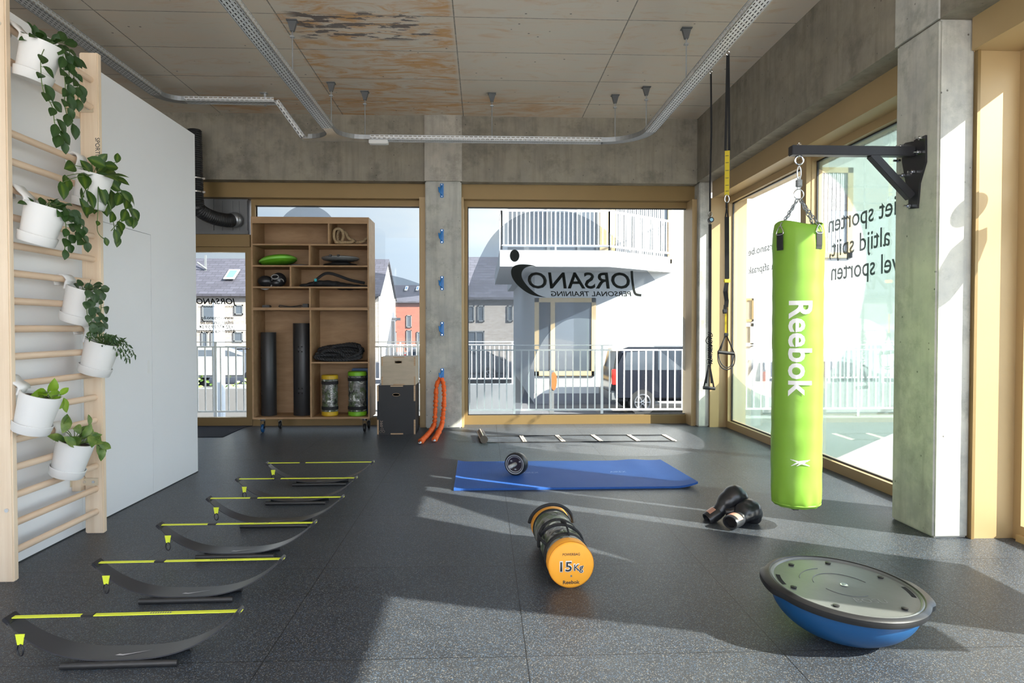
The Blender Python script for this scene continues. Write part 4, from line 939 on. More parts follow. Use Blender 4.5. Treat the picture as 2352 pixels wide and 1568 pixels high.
BB = plyo((a.x, 8.08, 0), (c.x, 8.56-.02, wY(900, 885, 8.08).z), mat('black_film_ply', (.010, .0105, .012), .5, 0, .25, 6), 'black plyometric box with bare plywood corners beside the shelving unit')
p = (a.x+.03, 8.078, .05)
q = BM(); 
for cx_, cz_ in ((0, 0), (.035, .0), (.0175, .03)): torus(q, (p[0]+.01+cx_, 8.0785, .035+cz_), .014, .0022, (0, 1, 0), 6, 5)
obj('logo', q, mat('bronze_print', (.30, .22, .17), .6), BB)
text('lettering', '360', (p[0]+.006, 8.079, .165), (0, 0, -1), (1, 0, 0), MATS['bronze_print'], BB, width=.075, height=.032)
za = wY(900, 885, 8.08).z+.001; zc_ = wY(900, 819, 8.12).z
plyo((wY(876, 880, 8.12).x, 8.12, za), (wY(956, 880, 8.12).x-.01, 8.50, zc_), wood('worn_birch', (.45, .37, .27), (.56, .46, .34), (.2, 1, 1), .55, 12), 'smaller bare wood plyometric box stacked on the black one')

# ================================================================ BAND ANCHORS and orange tubes
az_ = [wY(1015, py, 8.53).z for py in (437, 542, 650, 755, 862)]
ax_ = wY(1015, 600, 8.53).x
A0 = thing('band_anchor', 'topmost of the five blue band anchors on the back column', 'wall anchor', (ax_, 8.55, az_[0]), group='blue band anchors on the back column')
q = BM(); box(q, (-.022, -.012, -.088), (.022, 0, .088), bev=.008); obj('plate', q, BLUEP, A0, world=False)
q = BM(); tube(q, smooth_path([(0, -.012, .055), (-.012, -.038, .02), (-.026, -.05, -.03), (-.036, -.045, .035)], 5), .0075, 8); tube(q, [(0, -.012, -.055), (-.02, -.045, -.035), (-.03, -.045, .03)], .006, 8); obj('hook', q, BLUEP, A0, world=False, smooth=True)
q = BM(); [cyl(q, (0, -.015, z_), (0, -.011, z_), .007, 10) for z_ in (-.073, .073)]; obj('bolt', q, CHROME, A0, world=False)
for z_, w in zip(az_[1:], ('second from the top of the five blue band anchors', 'middle one of the five blue band anchors on the column', 'blue band anchor just above the one that holds the orange tubes', 'lowest blue band anchor, with orange tubes hanging from it')):
    dup(A0, Matrix.Translation((ax_, 8.55, z_)), w)
def otube(pts, lab):
    T = thing('elastic_tube', lab, 'resistance tube', pts[-1], group='orange sleeved resistance tubes')
    sp_ = resample(smooth_path(pts, 10), .010); rr3 = random.Random(len(lab))
    q = BM(); tube(q, sp_, [.0255+rr3.uniform(-.006, .006)+.004*math.sin(i*1.3) for i in range(len(sp_))], 14)
    for v in q.verts: v.co += noise.noise_vector(v.co*70)*.005
    obj('sleeve', q, ORANGE2, T, smooth=True)
    e0, e1 = sp_[-4], sp_[-1]; d = (e1-e0).normalized(); s_ = d.cross(Vector((0, 0, 1))).normalized()
    q = BM(); tube(q, smooth_path([e1, e1+d*.03+s_*.014, e1+d*.07+s_*.018, e1+d*.095, e1+d*.07-s_*.018, e1+d*.03-s_*.014], 6, True), .0055, 8, closed=True); tube(q, [e1-d*.01, e1+d*.03], .010, 8); obj('carabiner', q, CHROME, T, smooth=True)
zt_ = az_[4]-.01
otube([wY(1012, 868, 8.475), wY(1003, 885, 8.46), wY(1001, 920, 8.45), wY(999, 960, 8.43), Vector((wY(997, 975, 8.4).x, 8.38, .06)), Vector((*wZ(985, 1000)[:2], .024)), Vector((*wZ(966, 1019)[:2], .022))], 'orange ruffled resistance tube, the left strand reaching further out on the floor')
otube([wY(1014, 868, 8.455), wY(1019, 885, 8.45), wY(1020, 920, 8.44), wY(1017, 960, 8.42), Vector((wY(1014, 978, 8.36).x, 8.34, .06)), Vector((*wZ(1004, 1004)[:2], .024)), Vector((*wZ(998, 1014)[:2], .022))], 'orange ruffled resistance tube, the right strand hanging closer to the column')

# ================================================================ SUSPENSION STRAPS
def trx(px, yy, spec):
    pass
def vstrap(q, pts, w, t=.003, tw=None):
    pts = [Vector(p) for p in pts]
    for a, b_ in zip(pts, pts[1:]):
        d = (b_-a).normalized(); s_ = Vector((1, -.42, 0)).normalized()*w/2; n_ = d.cross(s_).normalized()*t/2
        v = [q.verts.new(x) for x in (a-s_-n_, a+s_-n_, a+s_+n_, a-s_+n_, b_-s_-n_, b_+s_-n_, b_+s_+n_, b_-s_+n_)]
        for f in ((0, 1, 2, 3), (7, 6, 5, 4), (0, 4, 5, 1), (1, 5, 6, 2), (2, 6, 7, 3), (3, 7, 4, 0)): q.faces.new([v[i] for i in f])
sy = wZ(1672, 118, 3.885).y; gX = lambda px, py: wY(px, py, sy)
T_ = thing('suspension_trainer', 'black and yellow suspension strap with hanging foot cradle, nearer of the two', 'suspension trainer', gX(1671, 120))
q = BM(); cyl(q, gX(1672, 108), gX(1672, 118), .02, 10); torus(q, gX(1672, 122), .018, .005, (0, 1, 0)); obj('ceiling_hook', q, CHROME, T_)
q = BM(); vstrap(q, [gX(1671, 124), gX(1666, 346)], .022); vstrap(q, [gX(1673, 124), gX(1675, 346)], .022); obj('anchor_strap', q, BLACKC, T_)
q = BM(); vstrap(q, [gX(1670.5, 346), gX(1669.5, 448)], .044, .006); ys = obj('yellow_strap', q, YELLOW2, T_, label='yellow webbing with black stitch lines')
for py in (357, 373, 391, 408, 425, 438): q = BM(); vstrap(q, [gX(1670, py), gX(1670, py+1.2)], .03, .008); obj('stitching', q, PRINT, ys)
q = BM(); torus(q, gX(1669.5, 456), .030, .005, (0, 1, 0), 20, 8, sx_=.7, sy_=1.2); obj('carabiner', q, CHROME, T_)
q = BM(); vstrap(q, [gX(1669, 463), gX(1669, 478)], .02); vstrap(q, [gX(1669, 478), gX(1666, 498)], .012); vstrap(q, [gX(1669, 478), gX(1672, 498)], .012); obj('loop', q, BLACKC, T_)
q = BM(); vstrap(q, [gX(1669.5, 498), gX(1670, 640)], .042, .006); obj('main_strap', q, BLACKC, T_)
q = BM(); box(q, gX(1670, 645)-Vector((.03, .012, .016)), gX(1670, 645)+Vector((.03, .012, .016)), bev=.005); obj('buckle', q, YELLOW2, T_)
q = BM(); vstrap(q, [gX(1669, 650), gX(1666, 670), gX(1669, 690), gX(1668, 705)], .040, .008); vstrap(q, [gX(1666, 700), gX(1664, 720)], .03, .01); obj('padded_strap', q, BLACKC, T_)
q = BM(); box(q, gX(1665, 714)-Vector((.022, .01, .02)), gX(1665, 714)+Vector((.022, .01, .02)), bev=.006); obj('cam_buckle', q, BLACKM, T_)
q = BM(); vstrap(q, [gX(1667, 720), gX(1667, 770)], .018, .003); obj('yellow_tail', q, YELLOW2, T_)
q = BM(); vstrap(q, [gX(1668, 768), gX(1650, 808)], .012); vstrap(q, [gX(1668, 768), gX(1685, 808)], .012); vstrap(q, [gX(1666, 768), gX(1653, 812)], .01)
tube(q, smooth_path([gX(1649, 808), gX(1650, 830), gX(1659, 845), gX(1673, 848), gX(1685, 838), gX(1688, 820), gX(1686, 808)], 6), .006, 6, flat=.5)
tube(q, smooth_path([gX(1650, 812), gX(1654, 830), gX(1664, 842), gX(1676, 842), gX(1684, 828), gX(1686, 810)], 6), .005, 6, flat=.5); obj('cradle', q, BLACKC, T_, smooth=True)
q = BM(); box(q, gX(1668, 768)-Vector((.02, .008, .016)), gX(1668, 768)+Vector((.02, .008, .016)), bev=.004); obj('cradle_buckle', q, BLACKM, T_)
q = BM(); tube(q, [gX(1649, 808), gX(1686, 812)], .016, 12); obj('handle', q, RUBBER, T_, smooth='auto')
sy = wZ(1633, 160, 3.885).y
T_ = thing('suspension_trainer', 'thin black suspension strap with knotted cords and a triangular handle, further back', 'suspension trainer', gX(1633, 160))
q = BM(); cyl(q, gX(1633, 152), gX(1633, 162), .018, 10); torus(q, gX(1633, 166), .014, .004, (0, 1, 0)); obj('ceiling_hook', q, CHROME, T_)
q = BM(); vstrap(q, [gX(1633, 168), gX(1634, 300), gX(1631, 420), gX(1631, 485)], .018); obj('anchor_strap', q, BLACKC, T_)
q = BM(); torus(q, gX(1631, 492), .020, .004, (0, 1, 0), 16, 6, sy_=1.3); obj('carabiner', q, CHROME, T_)
q = BM(); cyl(q, gX(1632.5, 505)+Vector((0, .02, 0)), gX(1632.5, 505)-Vector((0, .02, 0)), .028, 20); pu = obj('pulley', q, BLACKM, T_); q = BM(); cyl(q, gX(1632.5, 505)-Vector((0, .019, 0)), gX(1632.5, 505)-Vector((0, .024, 0)), .017, 16); obj('pulley_cap', q, mat('pale_blue_plastic', (.35, .6, .75), .4), pu)
q = BM(); vstrap(q, [gX(1631, 515), gX(1631, 650), gX(1630, 840)], .030, .008); obj('main_strap', q, BLACKC, T_)
q = BM(); rr4 = random.Random(2)
for i in range(14):
    py = 765+i*5.2; a = gX(1630, py); tube(q, smooth_path([a+Vector((-.022, -.01, .01)), a+Vector((.0, -.022, rr4.uniform(-.01, .01))), a+Vector((.022, -.01, -.01)), a+Vector((rr4.uniform(.0, .02), -.028, rr4.uniform(-.03, .0)))], 4), .0045, 6)
tube(q, smooth_path([gX(1628, 770), gX(1621, 782), gX(1626, 790)], 5), .004, 6); tube(q, smooth_path([gX(1633, 790), gX(1636, 800), gX(1634, 808)], 5), .004, 6); obj('knotted_cord', q, BLACKC, T_, smooth=True)
q = BM(); torus(q, gX(1629, 830), .024, .004, (0, 1, 0), 16, 6, sy_=1.3); obj('snap_hook', q, CHROME, T_)
q = BM()
for a, b_ in (((1628, 838), (1616, 892)), ((1630, 838), (1640, 892)), ((1627, 838), (1622, 880)), ((1631, 838), (1634, 880))): vstrap(q, [gX(*a), gX(*b_)], .016)
obj('handle_strap', q, BLACKC, T_)
q = BM(); tube(q, [gX(1615, 890), gX(1642, 892)], .017, 12); obj('handle', q, RUBBER, T_, smooth='auto')

# ================================================================ PUNCHING BAG, BRACKET
by = wX(2110, 400, 2.70).y
zA = wX(2100, 350, 2.70).z
BR_ = thing('wall_bracket', 'black steel wall bracket bolted to the near column, carrying the punching bag', 'bracket', (2.70, by, zA))
pz0, pz1 = wX(2097, 478, 2.70).z, wX(2118, 312, 2.70).z
q = BM(); yc = by-.0
def bp(px, py): p = wX(px, py, 2.688); return (p.y, p.z)
pl1 = [bp(2113, 316), bp(2126, 310), bp(2126, 372), bp(2112, 420), bp(2107, 478), bp(2087, 480), bp(2087, 456), bp(2072, 372), bp(2072, 335), bp(2080, 328), bp(2095, 325), bp(2098, 330), bp(2100, 322)]
prism(q, pl1, .012, frameM((2.686, 0, 0), (0, 1, 0), (0, 0, 1))); obj('wall_plate', q, BLACKM, BR_)
ay = wX(2098, 350, 2.69).y; armx = wY(1815, 350, ay).x; hz = .029
pbox('arm', (armx, ay-.03, zA-hz), (2.686, ay+.03, zA+hz), BLACKM, BR_, bev=.004)
q = BM(); s0 = wY(2001, 355, ay); s1 = Vector((2.675, ay, wX(2103, 462, 2.69).z+.03)); t = BM(); box(t, (-.5, -.025, -.025), (.5, .025, .025), bev=.003)
d = s1-s0; bmesh.ops.transform(t, matrix=Matrix.Translation((s0+s1)/2) @ Matrix.Rotation(-math.atan2(d.z, d.x), 4, 'Y') @ Matrix.Diagonal((d.length, 1, 1, 1)), verts=t.verts); join(q, t); obj('brace', q, BLACKM, BR_)
for px, py in ((2118, 317), (2114, 350), (2101, 395), (2078, 403), (2068, 369), (2074, 336), (2091, 473)):
    p = wX(px, py, 2.686); q = BM(); cyl(q, p-Vector((.045, 0, 0)), p, .007, 10); cyl(q, p-Vector((.020, 0, 0)), p-Vector((.004, 0, 0)), .014, 6); obj('bolt', q, CHROME, BR_)
bc = wY(1832, 750, ay); bx, byy = bc.x, ay
q = BM(); cyl(q, (bx, byy, zA-hz-.002), (bx, byy, zA+hz+.02), .008, 10); cyl(q, (bx, byy, zA+hz), (bx, byy, zA+hz+.012), .015, 6); torus(q, (bx, byy, zA-hz-.028), .026, .006, (0, 1, 0)); obj('eye_bolt', q, CHROME, BR_)
gB = lambda px, py: wY(px, py, byy)
rb = (gB(1886, 700).x-gB(1778, 700).x)/2
zt, zb_ = gB(1832, 518).z, gB(1832, 1162).z
PB = thing('punching_bag', 'tall lime green punching bag hanging on chains from the wall bracket', 'punching bag', (bx, byy, zb_))
H_ = zt-zb_; q = BM(); prof = [(0, 0), (rb*.55, .003), (rb*.85, .012), (rb*.95, .03), (rb*.985, .06), (rb, .10)]+[(rb*(1+.006*math.sin(i*1.1)), .1+(H_-.2)*i/60) for i in range(1, 61)]+[(rb*.985, H_-.04), (rb*.94, H_-.004), (rb*.90, H_), (rb*.87, H_-.01), (rb*.85, H_-.045), (0, H_-.05)]
lathe(q, prof, 96); rv4 = random.Random(5)
for v in q.verts:
    zz = v.co.z; a_ = math.atan2(v.co.y, v.co.x); rr_ = math.hypot(v.co.x, v.co.y)
    if rr_ > rb*.8:
        n_ = noise.noise(Vector((math.cos(a_)*2, math.sin(a_)*2, zz*4)))*.004
        top_ = max(0, 1-abs(zz-(H_-.13))/.22); n_ -= top_*.014*max(0, math.cos(2*(a_-R(-75))+PI))+ (-top_*.004)
        btm = max(0, 1-zz/.14); n_ += btm*.004*math.sin(a_*11)
        k_ = (rr_+n_)/rr_; v.co.x *= k_; v.co.y *= k_
        if zz > H_-.03: v.co.z += .018*math.cos(2*(a_-R(-75)))*-1+.006
obj('body', q, LIME, PB, world=False, smooth=True)
q = BM(); lathe(q, [(rb*.955, .028), (rb*.97, .026), (rb*.975, .032), (rb*.96, .036)], 72); obj('bottom_seam', q, LIME, PB, world=False, smooth=True)
ang0 = math.atan2(-bx, byy)*1.0  # azimuth of the camera from the bag, measured from -Y toward +X
def bagpt(a, r_, z): return Vector((math.sin(a)*r_, -math.cos(a)*r_, z))
wraptext('Reebok', rb*1.004+.002, (gB(1838, 799).z-zb_), ang0+R(8), gB(1838, 693).z-gB(1838, 906).z, .135, PB, 'lettering', WHITEP, '-z', off=.022, ext=.003)
# emblem: three short slanted strokes crossing a long one
q = BM(); zc = gB(1838, 1052).z-zb_; 
def ribbon(q, pts, w):
    L_ = []
    for (u, v_), (u2, v2) in zip(pts, pts[1:]):
        for i in range(6): L_.append((u+(u2-u)*i/6, v_+(v2-v_)*i/6))
    L_.append(pts[-1]); n_ = len(L_)
    for i in range(n_-1):
        (u, v_), (u2, v2) = L_[i], L_[i+1]; wa, wb_ = w*math.sin(PI*(i+.2)/(n_+.0))*.6+.0008, w*math.sin(PI*(i+1.2)/(n_+.4))*.6+.0008
        q.faces.new([q.verts.new(bagpt(ang0+R(8)+x/rb, rb*1.004+.005, zc+y)) for x, y in ((u, v_-wa), (u2, v2-wb_), (u2, v2+wb_), (u, v_+wa))])
ribbon(q, [(-.055, .018), (-.01, .006), (.055, .018)], .006); ribbon(q, [(-.05, -.022), (-.015, .0), (.045, .012)], .008); ribbon(q, [(-.02, -.02), (.0, -.006), (.03, .004)], .006); ribbon(q, [(.055, -.018), (.02, -.006), (-.04, .016)], .007)
obj('logo', q, WHITEP, PB, world=False)
# straps, rings, chains
cz0 = zA-hz-.05-zb_; ring_z = gB(1832, 446).z-zb_
q = BM(); torus(q, (0, 0, gB(1832, 396).z-zb_), .020, .0042, (0, 1, 0), 20, 8, sx_=.62, sy_=2.0); obj('carabiner', q, CHROME, PB, world=False, smooth=True)
q = BM(); zs = gB(1832, 421).z-zb_; tube(q, [(.017*math.cos(t), .017*math.sin(t), zs-.02+.04*t/(2*PI*7)) for t in lin(0, 2*PI*7, 140)], .0032, 6); torus(q, (0, 0, zs+.026), .010, .003, (0, 1, 0)); torus(q, (0, 0, zs-.027), .010, .003, (0, 1, 0)); obj('spring', q, STEEL, PB, world=False, smooth=True)
q = BM(); torus(q, (0, 0, ring_z), .030, .0042, (0, 1, 0)); obj('ring', q, CHROME, PB, world=False, smooth=True)
for aa in (ang0-R(42), ang0+R(48), ang0+R(138), ang0-R(132)):
    top = Vector((math.sin(aa)*.012, -math.cos(aa)*.012, ring_z-.033)); end = bagpt(aa, rb*.99, gB(1800, 522).z-zb_+.0)
    q = BM(); n_ = 9; d = end-top; dn = d.normalized()
    for i in range(n_):
        p = top+d*((i+.5)/n_); s_ = dn.cross(Vector((0, 1, .1))).normalized(); u_ = dn.cross(s_); nr = s_ if i % 2 else u_
        qq = dn.cross(nr).normalized(); tube(q, [p+dn*(.017*math.cos(t))+qq*(.008*math.sin(t)) for t in lin(0, 2*PI, 12)[:-1]], .0033, 6, closed=True)
    obj('chain', q, STEEL, PB, world=False, smooth=True)
    e2 = bagpt(aa, rb+.006, end.z-.035); q = BM(); rr_ = .026
    tri = [bagpt(aa, rb+.006, end.z-.002), bagpt(aa+.17, rb+.010, end.z-.05), bagpt(aa-.17, rb+.010, end.z-.05)]; tube(q, smooth_path(tri, 6, True), .0038, 8, closed=True); obj('d_ring', q, CHROME, PB, world=False, smooth=True)
    q = BM(); rows = []
    for k in range(9):
        zz = end.z-.045-k*.013; rows.append([q.verts.new(bagpt(aa+da, rb+(.007 if k < 7 else .005), zz)) for da in (-.15, -.05, .05, .15)])
    for r1, r2 in zip(rows, rows[1:]):
        for j in range(3): q.faces.new((r1[j], r1[j+1], r2[j+1], r2[j]))
    obj('webbing_strap', q, BLACKC, PB, world=False, mods=(('SOLIDIFY', dict(thickness=.004, offset=1)),))
q = BM(); box(q, (-.04, -.05, -.012), (-.005, -.02, .004)); obj('drain_plug', q, RUBBER, PB, world=False)

# ================================================================ FLOOR EQUIPMENT
# blue mat
nl, nr_, fl, fr_ = wZ(1042, 1127), wZ(1603, 1121), wZ(1052, 1064), wZ(1517, 1061)
YM = thing('exercise_mat', 'thick ribbed blue exercise mat lying across the floor', 'mat', ((nl.x+nr_.x)/2, (nl.y+fl.y)/2, 0))
q = BM(); NX, NY = 80, 14; G = []
for i in range(NX+1):
    u = i/NX; col_ = []
    for j in range(NY+1):
        v = j/NY; a = nl.lerp(nr_, u); c = fl.lerp(fr_, u); p = a.lerp(c, v)
        z = .018+max(0, (u-.9)/.1)**2*.035*(1-v*.8)+ (max(0, (.05-u)/.05)**2)*.012*v + .012*math.exp(-((u-.86)/.06)**2)*v
        col_.append((q.verts.new((p.x, p.y, z)), q.verts.new((p.x, p.y, z-.0165))))
    G.append(col_)
for i in range(NX):
    for j in range(NY):
        q.faces.new((G[i][j][0], G[i+1][j][0], G[i+1][j+1][0], G[i][j+1][0])); q.faces.new((G[i][j][1], G[i][j+1][1], G[i+1][j+1][1], G[i+1][j][1]))
for i in range(NX):
    for j in (0, NY): q.faces.new((G[i][j][0], G[i][j][1], G[i+1][j][1], G[i+1][j][0]))
for j in range(NY):
    for i in (0, NX): q.faces.new((G[i][j][0], G[i][j+1][0], G[i][j+1][1], G[i][j][1]))
def ribmat():
    m_, k = newmat('ribbed_blue_foam'); w = k.n('TexWave', {'Vector': k.coord(), 'Scale': 38.0, 'Distortion': .3}, bands_direction='X'); n_ = k.noise(3, 3, k.coord())
    c = k.mix(n_, (.022, .088, .34), (.035, .12, .42)); q = k.n('BsdfPrincipled', {'Base Color': c, 'Roughness': .6, 'Specular IOR Level': .18}); k.t.links.new(k.bump(w.outputs[0], .25, .003), q.inputs['Normal']); k.done(q.outputs[0]); return m_
obj('foam_body', q, ribmat(), YM, smooth='auto')
for px, py, s_ in ((1200, 1086, 'AIREX'), (1402, 1084, 'AIREX')):
    p = wZ(px, py+1, .0185); text('embossed_lettering', s_, (p.x, p.y, .0187), (1, .03, 0), (0, 1, 0), mat('pale_blue_print', (.13, .24, .52), .5), YM, width=.14, height=.055)
# ab wheel
wc = wZ(1186, 1090, .018); AW = thing('ab_wheel', 'black ab roller wheel with pale rim standing on the blue mat', 'ab wheel', (wc.x, wc.y, .018), R(-24))
rw = .095; M_ = Matrix.Translation((0, 0, rw)) @ Matrix.Rotation(PI/2, 4, 'X')
q = BM(); lathe(q, [(rw-.028, -.04), (rw-.008, -.042), (rw, -.03), (rw+.002, 0), (rw, .03), (rw-.008, .042), (rw-.028, .04), (rw-.03, -.04)], 56, M_); obj('tyre', q, RUBBER, AW, world=False, smooth='auto')
q = BM(); lathe(q, [(rw-.034, .035), (rw-.016, .043), (rw-.013, .041), (rw-.013, .036)], 56, M_); lathe(q, [(rw-.034, -.035), (rw-.016, -.043), (rw-.013, -.041)], 56, M_); obj('rim', q, mat('pale_grey_plastic', (.36, .38, .42), .4), AW, world=False, smooth='auto')
q = BM(); lathe(q, [(0, .012), (.03, .014), (rw-.03, .02), (rw-.028, -.02), (.03, -.014), (0, -.012)], 40, M_); obj('hub', q, mat('purple_black_plastic', (.03, .022, .035), .35), AW, world=False, smooth='auto')
for t in (0.5, 2.6, 4.7): q = BM(); box(q, (-.006+.045*math.cos(t), -.028, rw-.004+.045*math.sin(t)), (.008+.045*math.cos(t), -.014, rw+.006+.045*math.sin(t))); obj('spoke', q, MATS['pale_grey_plastic'], AW, world=False)
for s in (1, -1):
    q = BM(); lathe(q, [(0, .012*1), (.016, .02), (.018, .05), (.0155, .09), (.0175, .14), (.012, .15), (0, .151)], 20, M_ @ Matrix.Diagonal((1, 1, s, 1))); obj('handle', q, mat('light_grip', (.45, .44, .42), .45), AW, world=False, smooth='auto')
# agility ladder
AL = thing('agility_ladder', 'flat agility ladder with pale rungs and black cords laid out near the back window', 'agility ladder', wZ(1300, 1007))
near = [wZ(x, y, .004) for x, y in ((1118, 1016), (1206, 1015), (1295, 1014.5), (1382, 1014), (1467, 1013), (1550, 1012.6))]
far = [wZ(x, y, .004) for x, y in ((1112, 1001), (1197, 1001), (1279, 1000), (1361, 999), (1444, 999), (1524, 998.5))]
for i in range(1, 6):
    d = (far[i]-near[i]); s_ = Vector((-d.y, d.x, 0)).normalized()*-.022
    q = BM(); v = [q.verts.new(p) for p in (near[i]-s_, near[i]+s_, far[i]+s_, far[i]-s_)]; q.faces.new(v); r_ = bmesh.ops.extrude_face_region(q, geom=q.faces[:])
    for g in r_['geom']:
        if isinstance(g, bmesh.types.BMVert): g.co.z += .006
    obj('rung', q, mat('cream_plastic', (.80, .66, .52), .4), AL)
    q = BM(); t_ = near[i].lerp(far[i], .5); v = [q.verts.new(p+Vector((0, 0, .0065))) for p in (near[i]-s_*.12, near[i]+s_*.12, far[i]+s_*.12, far[i]-s_*.12)]; q.faces.new(v); obj('rung_stripe', q, PRINT, AL)
for row in (near, far):
    pts = []
    for a, c in zip(row, row[1:]): pts += [a, a.lerp(c, .5)+Vector((0, rnd.uniform(-.012, .012), .0))]
    q = BM(); tube(q, smooth_path(pts+[row[-1]], 4), .006, 6, flat=.5); obj('cord', q, BLACKC, AL)
c0_, c1_ = wZ(1112, 1016, .045), wZ(1107, 1002, .045); c0_ = Vector((near[0].x-.03, near[0].y-.02, .042)); c1_ = Vector((far[0].x-.04, far[0].y+.03, .042))
q = BM(); tube(q, [c0_, c1_], .040, 18); tube(q, [c0_-(c1_-c0_)*.02, c0_+(c1_-c0_)*.02], .043, 18); obj('rolled_end', q, mat('dark_bundle', (.05, .035, .03), .5, 0, .4, 60), AL, smooth='auto')
for k in range(5):
    a_ = k*1.2+.6; o_ = Vector((math.cos(a_)*.036, 0, math.sin(a_)*.036)); q = BM(); tube(q, [c0_+o_, c1_+o_], .008, 6); obj('rolled_rung', q, MATS['cream_plastic'] if k in (1, 2) else RUBBER, AL)

# training bows, six in a row
HB = thing('bow_hurdle', 'curved black bow hurdle with yellow strap, nearest the camera', 'hurdle', (0, 0, 0), group='bow shaped hurdles in a row')
Lh, Hh = .43, .176
def bowz(t): return .024 + (Hh-.024)*abs(t)**2.8
q = BM(); N_ = 48; rows = []
for i in range(N_+1):
    t = -1+2*i/N_; w = .058*(1-.42*abs(t)**2.4); x = t*Lh*(1-.02*t*t); tl = 0
    rows.append([q.verts.new((x, y, bowz(t)+dz)) for dz in (0, .005) for y in (-w, -w*.4, w*.4, w)])
for a, b_ in zip(rows, rows[1:]):
    for j in range(3): q.faces.new((a[j], a[j+1], b_[j+1], b_[j])); q.faces.new((a[4+j], b_[4+j], b_[5+j], a[5+j]))
    q.faces.new((a[0], b_[0], b_[4], a[4])); q.faces.new((a[3], a[7], b_[7], b_[3]))
for a in (rows[0], rows[-1]):
    for j in range(3): q.faces.new((a[j], a[4+j], a[5+j], a[j+1]))
obj('bow', q, mat('bow_plastic', (.045, .045, .05), .3, 0, .05, 3), HB, world=False, smooth='auto')
for s in (-1, 1):
    q = BM(); pth = [(-.205, s*.062, .012), (.215, s*.062, .012)]; tube(q, pth, .014, 12, flat=.85); obj('foot', q, RUBBER, HB, world=False, smooth='auto')
    q = BM(); box(q, (-.012, -.035, -.003), (.02, .035, .012), bev=.003); xf_ = Matrix.Translation((s*Lh*.975, 0, Hh-.008)) @ Matrix.Rotation(-s*R(43), 4, 'Y') @ Matrix.Translation((-.004, 0, 0)); bmesh.ops.transform(q, matrix=xf_, verts=q.verts); obj('tip_clamp', q, BLACKM, HB, world=False)
q = BM(); box(q, (-Lh+.02, -.011, Hh-.0015), (Lh-.015, .011, Hh+.0015)); obj('strap', q, YELLOW, HB, world=False)
q = BM(); t = BM(); box(t, (-.022, -.011, -.001), (.022, .011, .002)); bmesh.ops.transform(t, matrix=Matrix.Translation((Lh*.965, 0, Hh-.012)) @ Matrix.Rotation(R(-36), 4, 'Y'), verts=t.verts); join(q, t); obj('strap_end', q, YELLOW, HB, world=False)
q = BM(); box(q, (-Lh+.27, -.015, Hh-.004), (-Lh+.315, .015, Hh+.005), bev=.002); obj('buckle', q, RUBBER, HB, world=False)
tb = text_bm('SPEED', width=.075, height=.012); bmesh.ops.transform(tb, matrix=Matrix.Translation((.09, -.006, Hh+.0016)), verts=tb.verts); tb.free()
q = BM()
for i in range(9): box(q, (.09+i*.009, -.005, Hh+.0014), (.095+i*.009, .005, Hh+.0019))
obj('strap_print', q, PRINTG, HB, world=False)
q = BM(); prism(q, [(-.017, 0), (.017, .0), (.010, -.040), (-.010, -.040)], .003, frameM((-Lh*.84, -.040, .128), (1, 0, 0), (0, 0, 1))); obj('tab', q, YELLOW, HB, world=False)
q = BM(); torus(q, (-Lh*.84, -.041, .068), .017, .003, (.5, 1, 0), 20, 7, sy_=1.25); obj('ring', q, BLACKM, HB, world=False, smooth=True)
# small white tick emblem moulded on the bow
q = BM(); E_ = [(-.075, -.002), (-.03, .008), (.03, .022), (.034, .018), (-.02, -.004), (-.048, -.016), (-.062, -.014), (-.066, -.008)]
E_ = [(-.05, -.012), (-.02, -.016), (.075, .02), (.0, -.001), (-.025, -.006), (-.038, -.002)]
f = q.faces.new([q.verts.new((x+.02, y-.012, bowz((x+.02)/Lh)+.0062)) for x, y in E_]); bmesh.ops.triangulate(q, faces=[f]); obj('logo', q, mat('silver_print', (.5, .5, .52), .35), HB, world=False)
hp = [(274, 1533), (427.5, 1384.6), (539.5, 1283), (629.5, 1211.6), (679, 1159), (733, 1115.6)]
labs = [None, 'curved black bow hurdle with yellow strap, second from the camera in the row', 'bow hurdle third from the camera in the row of six', 'bow hurdle fourth from the camera in the row of six', 'bow hurdle fifth from the camera, second farthest of the row', 'farthest and smallest-looking of the six bow hurdles']
rzs = [.025, .02, 0.01, .0, .0, .015]
for i, ((px, py), lb) in enumerate(zip(hp, labs)):
    p = wZ(px, py); M_ = Matrix.Translation((p.x-.005, p.y+.062, 0)) @ Matrix.Rotation(rzs[i], 4, 'Z')
    if i == 0: HB.matrix_basis = M_
    else: dup(HB, M_, lb)

